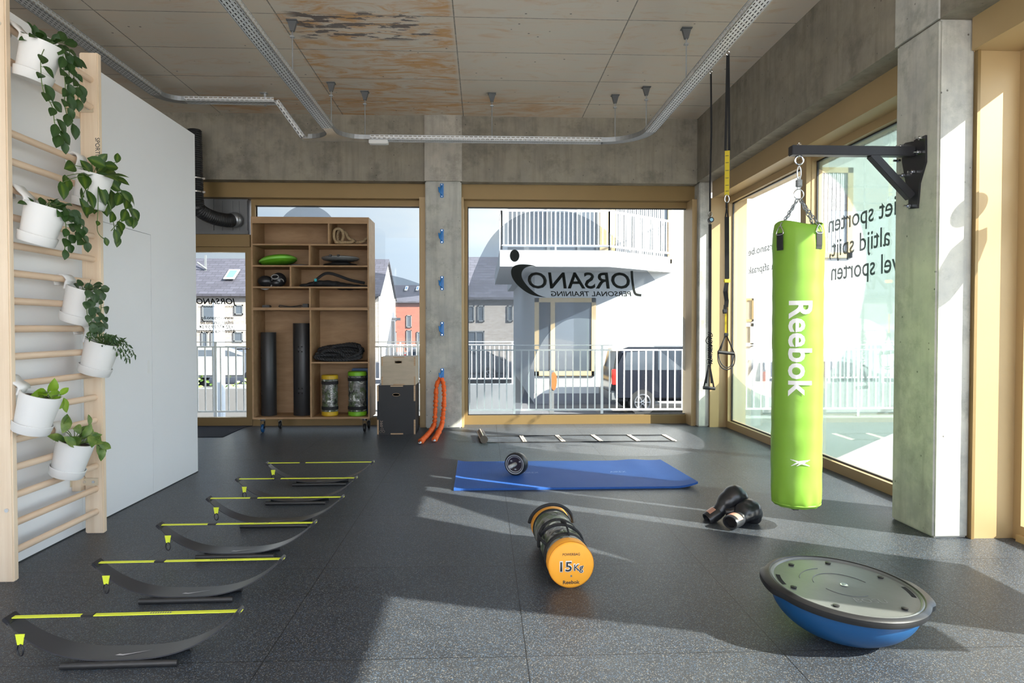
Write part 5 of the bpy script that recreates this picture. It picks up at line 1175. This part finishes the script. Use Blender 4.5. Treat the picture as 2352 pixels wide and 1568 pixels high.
# orange capped weight bag on the floor
fc = wZ(1312, 1351); r_ = .113; bk = Vector((wY(1263, 1200, 3.98).x, 3.98, 0))
d2 = (bk-Vector((fc.x, fc.y, 0))); d2.z = 0; Lb = d2.length; ang = math.atan2(d2.y, d2.x)
WBg = thing('weight_bag', 'camouflage 15 kg weight bag with orange ends lying on the floor', 'weight bag', (fc.x, fc.y+.0, 0), ang-PI/2)
MB_ = Matrix.Translation((0, 0, r_)) @ Matrix.Rotation(-PI/2, 4, 'X')
Rx = Matrix.Translation((0, 0, r_))
def bagprof(q, prof, seg=56): lathe(q, prof, seg, MB_)
q = BM(); bagprof(q, [(r_*(.955+.012*math.sin(i*.9)), .07+(Lb-.14)*i/40) for i in range(41)])
for v in q.verts: v.co += noise.noise_vector(v.co*14)*.006
obj('body', q, CAMO, WBg, world=False, smooth=True)
for za, s in ((0, 1), (Lb, -1)):
    q = BM(); bagprof(q, [(0, za), (r_*.9, za), (r_*.97, za+s*.004), (r_, za+s*.012), (r_*.99, za+s*.08), (r_*.975, za+s*.085)])
    for v in q.verts:
        if abs(v.co.y-za) > .01: v.co += noise.noise_vector(v.co*16)*.003
    obj('end_cap', q, ORANGE, WBg, world=False, smooth='auto')
    q = BM(); torus(q, (0, za+s*.010, r_), r_*.985, .0028, (0, 1, 0), 56, 6); obj('piping', q, mat('dark_orange_piping', (.5, .17, .01), .5), WBg, world=False)
for yy in (.13, Lb*.5+.03, Lb-.13):
    q = BM(); lathe(q, [(r_*.97, yy), (r_*1.005, yy+.002), (r_*1.005, yy+.034), (r_*.97, yy+.036)], 56, MB_); obj('band', q, BLACKC, WBg, world=False)
for a_, yb0, yb1, hh in ((R(5), .12, Lb*.5, .022), (R(-62), .16, Lb*.5, .03)):
    q = BM(); pts = []
    for k in range(13):
        t = k/12; rr_ = r_*1.01+hh*math.sin(PI*t); y = yb0+(yb1-yb0)*t; pts.append((math.sin(a_)*rr_, y, r_+math.cos(a_)*rr_))
    tube(q, pts, .0095, 8, flat=.55); obj('handle', q, BLACKC, WBg, world=False, smooth=True)
q = BM(); torus(q, (0, Lb*.45, r_+.002), r_*1.04, .008, (.15, 1, .45), 48, 8, sy_=1.12, arc=PI*1.1, start=-PI*.05); obj('carry_strap', q, BLACKC, WBg, world=False, smooth=True); q = BM(); torus(q, (0, Lb-.05, r_+.012), .128, .010, (0, 1, .30), 40, 8, arc=PI*.95, start=PI*.03); obj('carry_strap', q, BLACKC, WBg, world=False, smooth=True)
def bagtext(s, z, w, h, m_, off=0, d_=.0012, x_=0, nm='lettering'):
    q = text_bm(s, width=w, height=h, off=off); bmesh.ops.transform(q, matrix=frameM((x_-w/2, -d_, z), (1, 0, 0), (0, 0, 1)), verts=q.verts); return obj(nm, q, m_, WBg, world=False)
bagtext('POWERBAG', r_+.048, .085, .013, PRINT); bagtext('15', r_-.028, .062, .050, WHITEP, .055, .0008, -.026); bagtext('15', r_-.027, .056, .047, PRINT, .012, .0018, -.026)
bagtext('Kg', r_-.026, .050, .034, WHITEP, .05, .0008, .036); bagtext('Kg', r_-.025, .044, .031, PRINT, .008, .0018, .036); bagtext('Reebok', r_-.090, .082, .018, PRINT, .015)
q = BM(); box(q, (-.004, -.001, r_-.056), (.004, .001, r_-.048)); obj('logo', q, PRINTG, WBg, world=False)

# boxing gloves
def glove(px, py, rz, lab, tilt, z0, flip=1):
    p = wZ(px, py); T = thing('boxing_glove', lab, 'boxing glove', (p.x, p.y, 0), rz, group='pair of black boxing gloves'); T.scale = (.98, 1.14, 1.12)
    M_ = Matrix.Translation((0, 0, z0)) @ Matrix.Rotation(tilt, 4, 'Y')
    q = BM()
    for c, s_ in (((.158, 0, .024), (.080, .068, .062)), ((.115, 0, .022), (.075, .062, .056)), ((.198, 0, -.002), (.050, .062, .054)), ((.195, 0, -.034), (.036, .056, .034)), ((.068, 0, .008), (.055, .046, .044)), ((.03, 0, 0), (.045, .043, .041))): ell(q, c, s_)
    bmesh.ops.transform(q, matrix=M_, verts=q.verts); o = obj('fist', q, LEATHER, T, world=False, smooth=True, mods=(('REMESH', dict(mode='VOXEL', voxel_size=.007, use_smooth_shade=True)), ('SMOOTH', dict(factor=.5, iterations=6))))
    q = BM(); tube(q, smooth_path([(.05, flip*.035, -.01), (.10, flip*.062, -.022), (.145, flip*.055, -.040), (.17, flip*.03, -.05)], 5), [.02, .021, .022, .023, .024, .025, .025, .026, .026, .026, .026, .025, .024, .022, .018, .010], 14); bmesh.ops.transform(q, matrix=M_, verts=q.verts); obj('thumb', q, LEATHER, T, world=False, smooth=True)
    q = BM(); lathe(q, [(.034, -.03), (.042, -.03), (.046, -.015), (.046, .05), (.044, .06), (.036, .06), (.034, .0), (.034, -.03)], 32, M_ @ Matrix.Translation((-.04, 0, -.002)) @ Matrix.Rotation(PI/2, 4, 'Y') @ Matrix.Diagonal((.85, 1.05, 1, 1))); obj('cuff', q, LEATHER, T, world=False, smooth='auto')
    q = BM(); lathe(q, [(.0, 0), (.034, 0)], 24, M_ @ Matrix.Translation((-.04, 0, -.002)) @ Matrix.Rotation(PI/2, 4, 'Y') @ Matrix.Diagonal((.85, 1.05, 1, 1))); obj('lining', q, mat('dark_lining', (.01, .008, .008), .9), T, world=False)
    q = BM(); lathe(q, [(.0465, -.012), (.0475, -.01), (.0475, .035), (.0465, .037)], 32, M_ @ Matrix.Translation((-.035, 0, -.002)) @ Matrix.Rotation(PI/2, 4, 'Y') @ Matrix.Diagonal((.85, 1.05, 1, 1)))
    for f_ in list(q.faces):
        c_ = f_.calc_center_median()
        if not (M_.inverted() @ c_).z > .012 or (M_.inverted() @ c_).y*flip > .03: q.faces.remove(f_)
    obj('cuff_label', q, mat('rose_gold_label', (.62, .33, .24), .35, .3), T, world=False)
    return T
glove(1643, 1196, R(10), 'black boxing glove on the left, propped up with its fist resting on the other', R(-27), .045, -1)
glove(1690, 1213, R(38), 'black boxing glove on the right, lying with its cuff opening toward the camera', R(-3), .05, 1)

# half ball balance trainer, dome down
BO = thing('half_ball_trainer', 'blue half ball balance trainer resting dome down with its round black platform on top', 'balance trainer', (*wZ(1956, 1468)[:2], 0))
bo = wZ(1956, 1468)
MB2 = Matrix.Translation((bo.x, bo.y+.02, .0)) @ Matrix.Translation((-.012, .02, .196)) @ Matrix.Rotation(R(3.4), 4, 'Y') @ Matrix.Rotation(R(3.5), 4, 'X')
rp_ = .310
q = BM(); prof = [(0, -.194)]+[(.286*math.sin(t)**.90, -.012-.182*math.cos(t)**.98) for t in lin(.06, PI/2, 26)]; lathe(q, prof, 80, MB2); obj('dome', q, BLUEV, BO, smooth=True)
q = BM(); lathe(q, [(.28, -.016), (rp_-.004, -.018), (rp_, -.012), (rp_+.001, .008), (rp_-.006, .015), (rp_-.018, .018), (rp_-.024, .014)], 80, MB2); 
bmi = MB2.inverted()
for v in q.verts:
    l = bmi @ v.co; a_ = math.atan2(l.y, l.x); 
    for s_ in (R(172), R(-8)):
        da = (a_-s_+PI) % (2*PI)-PI
        if abs(da) < R(24) and math.hypot(l.x, l.y) > rp_-.012:
            w = min(1, (R(24)-abs(da))/R(6)); k_ = 1+.055*w; l.x *= k_; l.y *= k_
    v.co = MB2 @ l
obj('rim', q, mat('black_rim', (.016, .016, .017), .4, 0, .1, 8, .05), BO, smooth='auto')
q = BM(); lathe(q, [(rp_-.025, .004), (rp_-.024, .014), (rp_-.028, .016), (rp_-.034, .014), (rp_-.038, .009), (.05, .009), (.03, .011), (0, .011)], 80, MB2); obj('platform', q, PLATF, BO, smooth='auto')
q = BM(); lathe(q, [(.014, .0115), (.016, .0135), (.012, .0145), (.007, .0125), (0, .0125)], 20, MB2 @ Matrix.Translation((0, 0, .0))); obj('valve_cap', q, CHROME, BO, smooth='auto')
for a_ in (25, 78, 125, 190, 235, 305):
    q = BM(); lathe(q, [(.011, .009), (.013, .014), (.006, .016), (0, .016)], 14, MB2 @ Matrix.Translation((.235*math.cos(R(a_)), .235*math.sin(R(a_)), 0))); obj('screw_cover', q, RUBBER, BO, smooth='auto')
q = BM()
for a_ in (172, -8):
    for k in range(6):
        t0, t1 = R(a_-11+22*k/6), R(a_-11+22*(k+1)/6); q.faces.new([q.verts.new(MB2 @ Vector((r__*math.cos(t), r__*math.sin(t), .0098))) for r__, t in ((.248, t0), (.266, t0), (.266, t1), (.248, t1))])
obj('grip_slot', q, MATS['grip_shade_black'], BO)  # flat near-black strips stand in for the shade of the slots
q = BM(); 
for rr_, a0_, a1_ in ((.12, 20, 170), (.10, 200, 300), (.17, 100, 160)): tube(q, [MB2 @ Vector((rr_*math.cos(R(t)), rr_*math.sin(R(t)), .0095)) for t in lin(a0_, a1_, 20)], .0016, 5)
obj('moulded_line', q, DGREY, BO)
tb = text_bm('BOSU', width=.13, height=.036, ext=.0006); bmesh.ops.transform(tb, matrix=MB2 @ Matrix.Translation((-.03, -.15, .0095)), verts=tb.verts); obj('lettering', tb, mat('faint_grey_print', (.21, .215, .21), .4), BO)

# ================================================================ OUTSIDE
GRAV = mat('grey_decking', (.17, .17, .165), .8, 0, .12, 60, .3, 120); BOUNCE = mat('pale_bounce_paving', (.58, .56, .52), .8, 0, .1, 3); ASPH = mat('asphalt', (.055, .055, .062), .85, 0, .15, 20, .3, 150)
RENDER = mat('white_render', (.46, .455, .445), .8, 0, .02, 3, .1, 60); ROOF = None
def rooft():
    m_, k = newmat('slate_roof'); br = k.n('TexBrick', {'Vector': k.coord(), 'Scale': 1.0, 'Brick Width': .6, 'Row Height': .28, 'Mortar Size': .02, 'Color1': (.026, .024, .034, 1), 'Color2': (.040, .038, .052, 1), 'Mortar': (.015, .015, .02, 1)})
    k.bsdf(Base_Color=br.outputs['Color'], Roughness=.7); return m_
def brickm(name, c1, c2, mo):
    m_, k = newmat(name); v = k.n('Mapping', {'Vector': k.n('TexCoord').outputs['Object'], 'Rotation': (PI/2, 0, 0)}).outputs[0]
    br = k.n('TexBrick', {'Vector': v, 'Scale': 1.0, 'Brick Width': .24, 'Row Height': .075, 'Mortar Size': .01, 'Color1': (*c1, 1), 'Color2': (*c2, 1), 'Mortar': (*mo, 1)}); k.bsdf(Base_Color=br.outputs['Color'], Roughness=.85); return m_
ROOF = rooft(); BRICKR = brickm('red_brick', (.15, .028, .014), (.20, .05, .025), (.14, .08, .06)); BRICKP = brickm('pale_brick', (.19, .155, .13), (.25, .215, .195), (.22, .205, .19))
DARKG = mat('dark_glass', (.05, .06, .075), .08, 0, .1, 2); RAILW = mat('white_railing_paint', (.9, .9, .9), .35, 0, .01)
sbox('floor_terrace', (-8, 9.15, -1.0), (8, 9.98, -.045), GRAV); sbox('floor_terrace_side', (3.42, -3, -1.0), (8, 9.15, -.045), GRAV)
q = BM(); box(q, (-90, 9.9, -1.3), (90, 120, -1.0)); box(q, (8, -30, -1.3), (90, 9.9, -1.0)); struct('floor_street', q, ASPH)
sbox('floor_bounce_ground', (-40, -60, -.6), (8, -3.01, -.045), BOUNCE)  # unseen pale ground added to bounce sunlight up to the ceiling
def railing(xa, xb, y, za, zc, lab, step=.106, post=1.1, curb=True, path=None):
    T = thing('railing', lab, 'railing', ((xa+xb)/2, y, za-.1))
    q = BM(); box(q, (xa, y-.02, zc-.012), (xb, y+.02, zc)); obj('top_rail', q, RAILW, T); 
    q = BM(); box(q, (xa, y-.012, zc-.085), (xb, y+.012, zc-.065)); box(q, (xa, y-.012, za), (xb, y+.012, za+.025)); obj('rail', q, RAILW, T)
    n = int((xb-xa)/step)
    q0 = BM(); box(q0, (-.009, -.006, za+.02), (.009, .006, zc-.07)); o = obj('baluster', q0, RAILW, T, world=False); 
    for i in range(n+1):
        c = o if i == 0 else o.copy()
        if i: COL.objects.link(c)
        c.parent = T; c.location = (xa+.02+i*(xb-xa-.04)/n-(xa+xb)/2, 0, -(za-.1))
    q0 = BM(); box(q0, (-.016, -.016, za-.11), (.016, .016, zc-.005)); box(q0, (-.05, -.04, za-.115), (.05, .04, za-.10)); o = obj('post', q0, RAILW, T, world=False)
    m_ = max(1, int((xb-xa)/post))
    for i in range(m_+1):
        c = o if i == 0 else o.copy()
        if i: COL.objects.link(c)
        c.parent = T; c.location = (xa+.03+i*(xb-xa-.06)/m_-(xa+xb)/2, 0, -(za-.1))
    return T
railing(-5.2, -.9, 9.75, .065, 1.06, 'white metal railing just outside the entrance door and shelving unit')
railing(-.85, 3.0, 9.75, .065, 1.01, 'white metal railing just outside the middle back window')
railing(3.05, 7.9, 9.75, .065, 1.01, 'white metal railing seen through the right-hand side windows')
sbox('trim_curb', (-8, 9.6, -.045), (8, 9.9, -.0450+.01), RENDER)
q = BM(); box(q, (-6, 15.6, -1.0), (wY(1182, 900, 15.6).x, 15.9, -.05)); o = obj('retaining_wall', q, mat('pale_wall', (.20, .20, .20), .8)); tag(o, 'low pale retaining wall across the street left of the white building', 'wall')
railing(-4.5, wY(1180, 800, 15.75).x, 15.75, .06, .93, 'farther white railing standing on the low pale wall', .105)

# white apartment building
BY = 20.0; gb = lambda px, py, y=BY: wY(px, py, y)
xA = gb(1228, 800).x
AB = thing('apartment_building', 'bright white rendered apartment building with balcony across the street', 'building', (xA+5, BY, -1))
z2 = gb(1300, 612).z
pbox('ground_floor_wall', (xA, BY, -1), (26, BY+14, z2), RENDER, AB); pbox('upper_wall', (gb(1205, 500).x, BY+.01, z2), (26, BY+14, 11), RENDER, AB)
pbox('wall_foot_shade', (xA-.02, BY-.03, -1), (gb(1420, 900).x, BY, gb(1300, 903).z), mat('wall_shade_grey', (.16, .155, .165), .8), AB)  # grey strip stands in for the shadow on the foot of the wall
def win(par, x0, x1, z0, z1, y, fr, gl=DARKG, f=.09, mull=(), curtain=None):
    q = BM(); box(q, (x0, y-.06, z0), (x0+f, y+.02, z1)); box(q, (x1-f, y-.06, z0), (x1, y+.02, z1)); box(q, (x0, y-.06, z1-f), (x1, y+.02, z1)); box(q, (x0, y-.06, z0), (x1, y+.02, z0+f))
    for m_ in mull: box(q, (m_-f/2, y-.055, z0), (m_+f/2, y+.02, z1))
    w = obj('window', q, fr, par); pbox('pane', (x0+f, y-.02, z0+f), (x1-f, y-.005, z1-f), gl, w)
    if curtain:
        q = BM(); a, b_ = curtain; n = int((b_-a)/.06)
        for i in range(n): box(q, (a+i*(b_-a)/n, y-.045+.012*(i % 2), z0+f), (a+(i+.55)*(b_-a)/n, y-.03+.012*(i % 2), z1-f))
        obj('curtain', q, WHITEP, w)
W_ = lambda a, b_: (gb(a, 0).x, gb(b_, 0).x)
x0, x1 = W_(1228, 1370); win(AB, x0, x1, gb(1300, 862).z, gb(1300, 684).z, BY-.01, GOLD, mull=(gb(1270, 0).x,), f=.13)
x0, x1 = W_(1208, 1378); win(AB, x0, x1, z2+.1, 5.2, BY-.0, DGREY, mull=(gb(1260, 0).x, gb(1330, 0).x))
x0, x1 = W_(1378, 1398); pbox('window_jamb', (x0, BY-.1, z2+.1), (x1, BY, 5.3), GOLD, AB)
x0, x1 = W_(1405, 1545); win(AB, x0, x1, z2+.1, 5.2, BY-.0, GOLD, DARKG, .12, (), (x0+.15, x1-.2))
q = BM(); fx = 18.2; a = wY(1148, 580, fx).x; c = wY(1400, 580, fx).x; e1 = wY(1542, 596, BY).x
zs0, zs1 = wY(1200, 612, fx).z, wY(1200, 574, fx).z
prism(q, [(a, fx), (c, fx), (e1, BY-.02), (e1, BY), (a, BY)], zs1-zs0, Matrix.Translation((0, 0, zs0))); obj('balcony_slab', q, RENDER, AB)
q = BM(); prism(q, [(a, BY), (gb(1205, 500).x+.01, BY), (gb(1205, 500).x+.01, BY+6), (a, BY+6)], zs1-zs0, Matrix.Translation((0, 0, zs0))); obj('balcony_slab', q, RENDER, AB)
q = BM(); zr = wY(1250, 483, fx).z; pts = [(a+.05, BY), (a+.05, fx+.05), (c, fx+.05), (e1-.05, BY-.05)]
bl = obj('balcony_railing', (lambda q: (  [tube(q, [(*p0, z_), (*p1, z_)], .03, 4) for p0, p1 in zip(pts, pts[1:]) for z_ in (zr, zs1+.12)], q)[1])(q), RAILW, AB)
q = BM(); 
for p0, p1 in zip(pts, pts[1:]):
    p0, p1 = Vector(p0), Vector(p1); n = int((p1-p0).length/.115)
    for i in range(n): p = p0.lerp(p1, (i+.5)/n); box(q, (p.x-.013, p.y-.013, zs1+.12), (p.x+.013, p.y+.013, zr))
    for i in range(3): p = p0.lerp(p1, i/2); box(q, (p.x-.02, p.y-.02, zs1), (p.x+.02, p.y+.02, zr))
o = obj('baluster', q, RAILW, bl); o['kind'] = 'stuff'
# windows seen through the side windows
x0, x1 = gb(1872, 0).x, gb(1962, 0).x; win(AB, x0, x1, gb(1900, 592).z, gb(1900, 385).z, BY, GOLD, mat('grey_blind', (.10, .115, .14), .4), .16, (), (x0+.2, x1-.25))
x0, x1 = gb(1693, 0).x, gb(1735, 0).x; win(AB, x0, x1, gb(1700, 738).z, gb(1700, 685).z, BY, GOLDD, mat('beige_blind', (.16, .14, .12), .6), .06); win(AB, x0, x1, gb(1700, 795).z, gb(1700, 742).z, BY, RENDER, DGREY, .1)

# parked cars
def car(x, y, z, lab, m_, L=4.2, H=1.75, W_c=1.8, hatch=True):
    T = thing('parked_car', lab, 'car', (x+L/2, y, z))
    prof = [(0.05, .35), (0, .55), (.02, .95), (.10, 1.15), (.22, H-.08), (.45, H), (L*.55, H), (L*.66, H-.12), (L*.80, 1.12), (L-.15, .98), (L, .75), (L-.02, .35)]
    q = BM(); prism(q, prof, W_c, frameM((x, y+W_c/2, z), (1, 0, 0), (0, 0, 1))); 
    bmesh.ops.bevel(q, geom=[e_ for e_ in q.edges if abs(e_.verts[0].co.y-e_.verts[1].co.y) < .01], offset=.10, segments=3, affect='EDGES'); obj('body', q, m_, T, smooth='auto')
    q = BM(); ys_ = y-W_c/2-.004
    for pl in ([(.30, 1.16), (.38, H-.13), (L*.26, H-.10), (L*.26, 1.16)], [(L*.285, 1.16), (L*.285, H-.10), (L*.50, H-.10), (L*.50, 1.16)], [(L*.52, 1.16), (L*.52, H-.10), (L*.60, H-.13), (L*.73, 1.16)]): prism(q, pl, .01, frameM((x, ys_+.008, z), (1, 0, 0), (0, 0, 1)))
    obj('side_window', q, DARKG, T)
    q = BM(); pr = [Vector((x-.0, yy, z+zz)) for yy, zz in ((y-W_c*.38, 1.18), (y+W_c*.38, 1.18), (y+W_c*.34, H-.14), (y-W_c*.34, H-.14))]
    v = [q.verts.new((px_+ (.10 if pz_ < z+1.3 else .19)-.01, py_, pz_)) for px_, py_, pz_ in pr]; q.faces.new(v); obj('rear_window', q, DARKG, T)
    for xx in (L*.19, L*.81):
        q = BM(); cyl(q, (x+xx, y-W_c/2-.01, z+.33), (x+xx, y-W_c/2+.2, z+.33), .33, 32); cyl(q, (x+xx, y+W_c/2+.01, z+.33), (x+xx, y+W_c/2-.2, z+.33), .33, 32); w = obj('wheel', q, RUBBER, T)
        q = BM(); torus(q, (x+xx, y-W_c/2-.012, z+.33), .20, .022, (0, 1, 0), 28, 6)
        for k in range(6):
            a_ = k*PI/3; cyl(q, (x+xx, y-W_c/2-.016, z+.33), (x+xx+.2*math.cos(a_), y-W_c/2-.016, z+.33+.2*math.sin(a_)), .022, 6)
        obj('hubcap', q, CHROME if m_ is not WHITEP else STEEL, w)
    q = BM(); box(q, (x+.012, y-W_c/2-.012, z+.78), (x+.14, y-W_c/2+.12, z+1.18), bev=.02); obj('tail_light', q, mat('red_lamp', (.70, .015, .01), .2), T)
    q = BM(); box(q, (x-.03, y-W_c/2+.02, z+.36), (x+.2, y+W_c/2-.02, z+.62), bev=.04); obj('bumper', q, DGREY, T)
cy_ = 17.4; cx_ = wY(1403, 850, cy_).x
car(cx_, cy_+.8, -1.0, 'dark blue van-like car with red tail light parked outside the middle back window', mat('navy_car_paint', (.010, .012, .02), .22, .2, .05, 2), H=1.75)
car(wY(1688, 850, 14).x, 14.6, -1.0, 'white car parked beyond the railing outside the right-hand side window', mat('white_car_paint', (.24, .245, .25), .3), H=1.66, L=3.9)
# post with signs
p = wY(1267, 900, 11.2); SP = thing('sign_post', 'dark post with an orange disc behind the railing outside the middle window', 'sign post', (p.x, 12, -1))
p = wY(1267, 850, 12); pbox('post', (p.x-.04, 11.96, -1), (p.x+.04, 12.04, p.z), DGREY, SP); q = BM(); c = wY(1272, 875, 11.95); cyl(q, c, c+Vector((0, .02, 0)), .16, 24)
for v in q.verts: v.co.x = c.x+(v.co.x-c.x)*.35
obj('disc', q, mat('orange_sign', (.35, .08, .02), .5), SP)

# houses
def house(name, lab, x0, x1, y, ze, zr_, depth, wm, wins, gable=RENDER, sky=(), roof=ROOF):
    T = thing(name, lab, 'house', ((x0+x1)/2, y, -1))
    pbox('wall', (x0, y, -1), (x1, y+depth, ze), wm, T)
    q = BM(); L_ = math.hypot(depth/2+.3, zr_-ze+.0)
    for s in (0, 1):
        a = [(x0-.15, y-.3 if s == 0 else y+depth+.3, ze-.12), (x1+.15, y-.3 if s == 0 else y+depth+.3, ze-.12), (x1+.15, y+depth/2, zr_), (x0-.15, y+depth/2, zr_)]
        v = [q.verts.new(Vector(p_)+Vector((0, 0, dz))) for dz in (0, .14) for p_ in a]
        for f in ((0, 1, 2, 3), (7, 6, 5, 4), (0, 4, 5, 1), (1, 5, 6, 2), (2, 6, 7, 3), (3, 7, 4, 0)): q.faces.new([v[i] for i in f])
    rf = obj('roof', q, roof, T)
    for xx in (x0, x1-.06):
        q = BM(); v = [q.verts.new((xx+d, yy, zz)) for d in (0, .06) for yy, zz in ((y, ze), (y+depth, ze), (y+depth/2, zr_-.02))]; q.faces.new(v[:3]); q.faces.new(v[3:][::-1])
        for i in range(3): q.faces.new((v[i], v[(i+1) % 3], v[3+(i+1) % 3], v[3+i]))
        obj('gable', q, gable, T)
    if gable is not wm: pbox('gable_wall', (x1-.01, y-.02, -1), (x1+.05, y+depth, ze), gable, T)
    for (a, b_, c, d, m_) in wins: win(T, a, b_, c, d, y-.02, m_, DARKG, .08, ((a+b_)/2,) if b_-a > 1.1 else ())
    for sx0, sx1, t0, t1 in sky:
        sl = Vector((0, depth/2+.3, zr_-ze+.12)); o0 = Vector((0, y-.3, ze+.04)); n_ = Vector((0, -sl.z, sl.y)).normalized()*.05
        for inset, nm, m_ in ((0, 'skylight', RENDER),):
            q = BM(); v = [q.verts.new(o0+sl*t+Vector((xx, 0, 0))+n_*(2.5+k)) for k in (0, 1) for xx, t in ((sx0, t0), (sx1, t0), (sx1, t1), (sx0, t1))]
            for f in ((0, 1, 2, 3), (7, 6, 5, 4), (0, 4, 5, 1), (1, 5, 6, 2), (2, 6, 7, 3), (3, 7, 4, 0)): q.faces.new([v[i] for i in f])
            sk = obj(nm, q, m_, rf)
        q = BM(); e_ = (sx1-sx0)*.15; v = [q.verts.new(o0+sl*t+Vector((xx, 0, 0))+n_*3.6) for xx, t in ((sx0+e_, t0+.03), (sx1-e_, t0+.03), (sx1-e_, t1-.03), (sx0+e_, t1-.03))]; q.faces.new(v)
        obj('skylight_glass', q, mat('sky_blue_glass', (.06, .11, .2), .1), rf)
    return T
hy = 45.0; g = lambda px, py, y=hy: wY(px, py, y)
ze, zr_ = g(500, 676).z, wY(500, 598, hy+4).z
wins = [(g(458, 0).x, g(487, 0).x, g(0, 736).z, g(0, 700).z, DGREY), (g(533, 0).x, g(553, 0).x, g(0, 722).z, g(0, 699).z, DGREY), (g(456, 0).x, g(470, 0).x, -.9, g(0, 762).z, DGREY), (g(478, 0).x, g(492, 0).x, -.9, g(0, 762).z, DGREY), (g(530, 0).x, g(552, 0).x, g(0, 785).z, g(0, 762).z, DGREY), (g(875, 0).x-2, g(876, 0).x-1, .2, 1.8, DGREY)]
HA = house('terraced_house', 'pale brick house with dark slate roof and skylight seen through the glazed door', g(440, 0).x-4, g(867, 0).x, hy, ze, zr_, 8, BRICKP, wins, RENDER, [(g(492, 0).x, g(518, 0).x, .34, .60)])
q = BM(); c = wY(474, 600, hy+2.6); box(q, (c.x-.06, hy+2.4, c.z-1.0), (c.x+.06, hy+2.5, c.z+.4)); tube(q, [(c.x-.5, hy+2.3, c.z-.1), (c.x+.1, hy+2.4, c.z-.55)], .06, 6); obj('flue', q, DGREY, HA)
pbox('band', (g(440, 0).x-4, hy-.03, g(0, 758).z), (g(560, 0).x, hy, g(0, 748).z+.1), RENDER, HA)
hy = 62.0; ze2, zr2_ = g(920, 692, 62).z, wY(920, 658, 66).z
g2 = lambda px, py=0: wY(px, py, 62.0)
wins = [(g2(893).x, g2(908).x, g2(0, 737).z, g2(0, 724).z, DGREY), (g2(931).x, g2(943).x, g2(0, 752).z, g2(0, 723).z, DGREY), (g2(893).x, g2(908).x, -.8, g2(0, 762).z, DGREY), (g2(931).x, g2(943).x, -.8, g2(0, 758).z, DGREY), (g2(955).x, g2(966).x, -.8, g2(0, 762).z, DGREY)]
house('brick_house', 'red brick house with dark roof in the distance right of the shelving unit', g2(870).x-4, g2(1030).x, 62.0, ze2, zr2_, 8, BRICKR, wins, BRICKR, [(g2(921).x, g2(927).x, .55, .8), (g2(948).x, g2(954).x, .55, .8)])
hy = 45.0; ze3 = g(1090, 684).z
wins = [(g(1073, 0).x, g(1089, 0).x, g(0, 738).z, g(0, 700).z, DGREY), (g(1096, 0).x, g(1112, 0).x, g(0, 738).z, g(0, 700).z, DGREY), (g(1073, 0).x, g(1112, 0).x, -.8, g(0, 760).z, DGREY), (g(1165, 0).x, g(1178, 0).x, g(0, 738).z, g(0, 700).z, DGREY)]
house('terraced_house', 'pale brick house with grey roof at the left edge of the middle back window', g(1045, 0).x, g(1320, 0).x, hy, ze3, wY(500, 592, hy+4).z, 8, BRICKP, wins)
# lamp post
LPp = wY(903, 850, 30); T_ = thing('street_lamp', 'dark street lamp in front of the red brick house', 'street lamp', (LPp.x, 30, -1)); q = BM(); cyl(q, (LPp.x, 30, -1), (LPp.x, 30, wY(903, 737, 30).z), .07, 8); obj('pole', q, DGREY, T_)
q = BM(); c = wY(906, 733, 30); box(q, (LPp.x-.05, 29.9, c.z-.05), (LPp.x+.32, 30.1, c.z+.06)); obj('lamp_head', q, DGREY, T_)
q = BM(); c = wY(503, 800, 12.4); cyl(q, (c.x, 12.4, -1), (c.x, 12.4, wY(503, 700, 14).z), .10, 12); o = obj('drain_post', q, mat('pale_steel', (.6, .62, .64), .4)); tag(o, 'thick pale post behind the railing outside the glazed door', 'post')
# low wall, hedge and parked cars beyond the door
q = BM(); box(q, (-14, 13.0, -1), (-3.0, 13.3, wY(500, 893, 13).z)); o = obj('garden_wall', q, mat('grey_wall_render', (.10, .10, .105), .8)); tag(o, 'low grey wall beyond the railing outside the glazed door', 'wall')
HG = thing('hedge', 'low scrubby planting on the grey wall outside the glazed door', 'hedge', (-6, 14, -1)); q = BM(); lay = q.verts.layers.float.new('rib'); r5 = random.Random(9)
for i in range(1400):
    p = Vector((r5.uniform(-9, -3.4), r5.uniform(13.5, 14.6), r5.uniform(-.9, r5.uniform(-.2, .25)))); leaf(q, lay, p, Vector((r5.uniform(-1, 1), r5.uniform(-1, .3), r5.uniform(-.2, 1))), Vector((0, -1, .4))+rv(.5), .09, .6)
bmesh.ops.transform(q, matrix=HG.matrix_basis.inverted(), verts=q.verts); o = obj('foliage', q, LF['varieg'], HG, world=False)
car(wY(440, 800, 26).x-1.2, 27, -1.0, 'white car parked on the street beyond the glazed door', MATS['white_car_paint'], H=1.5)
car(wY(925, 780, 27).x, 27.9, -1.0, 'silver car parked before the red brick house', mat('silver_car_paint', (.2, .21, .23), .25, .4), H=1.5)
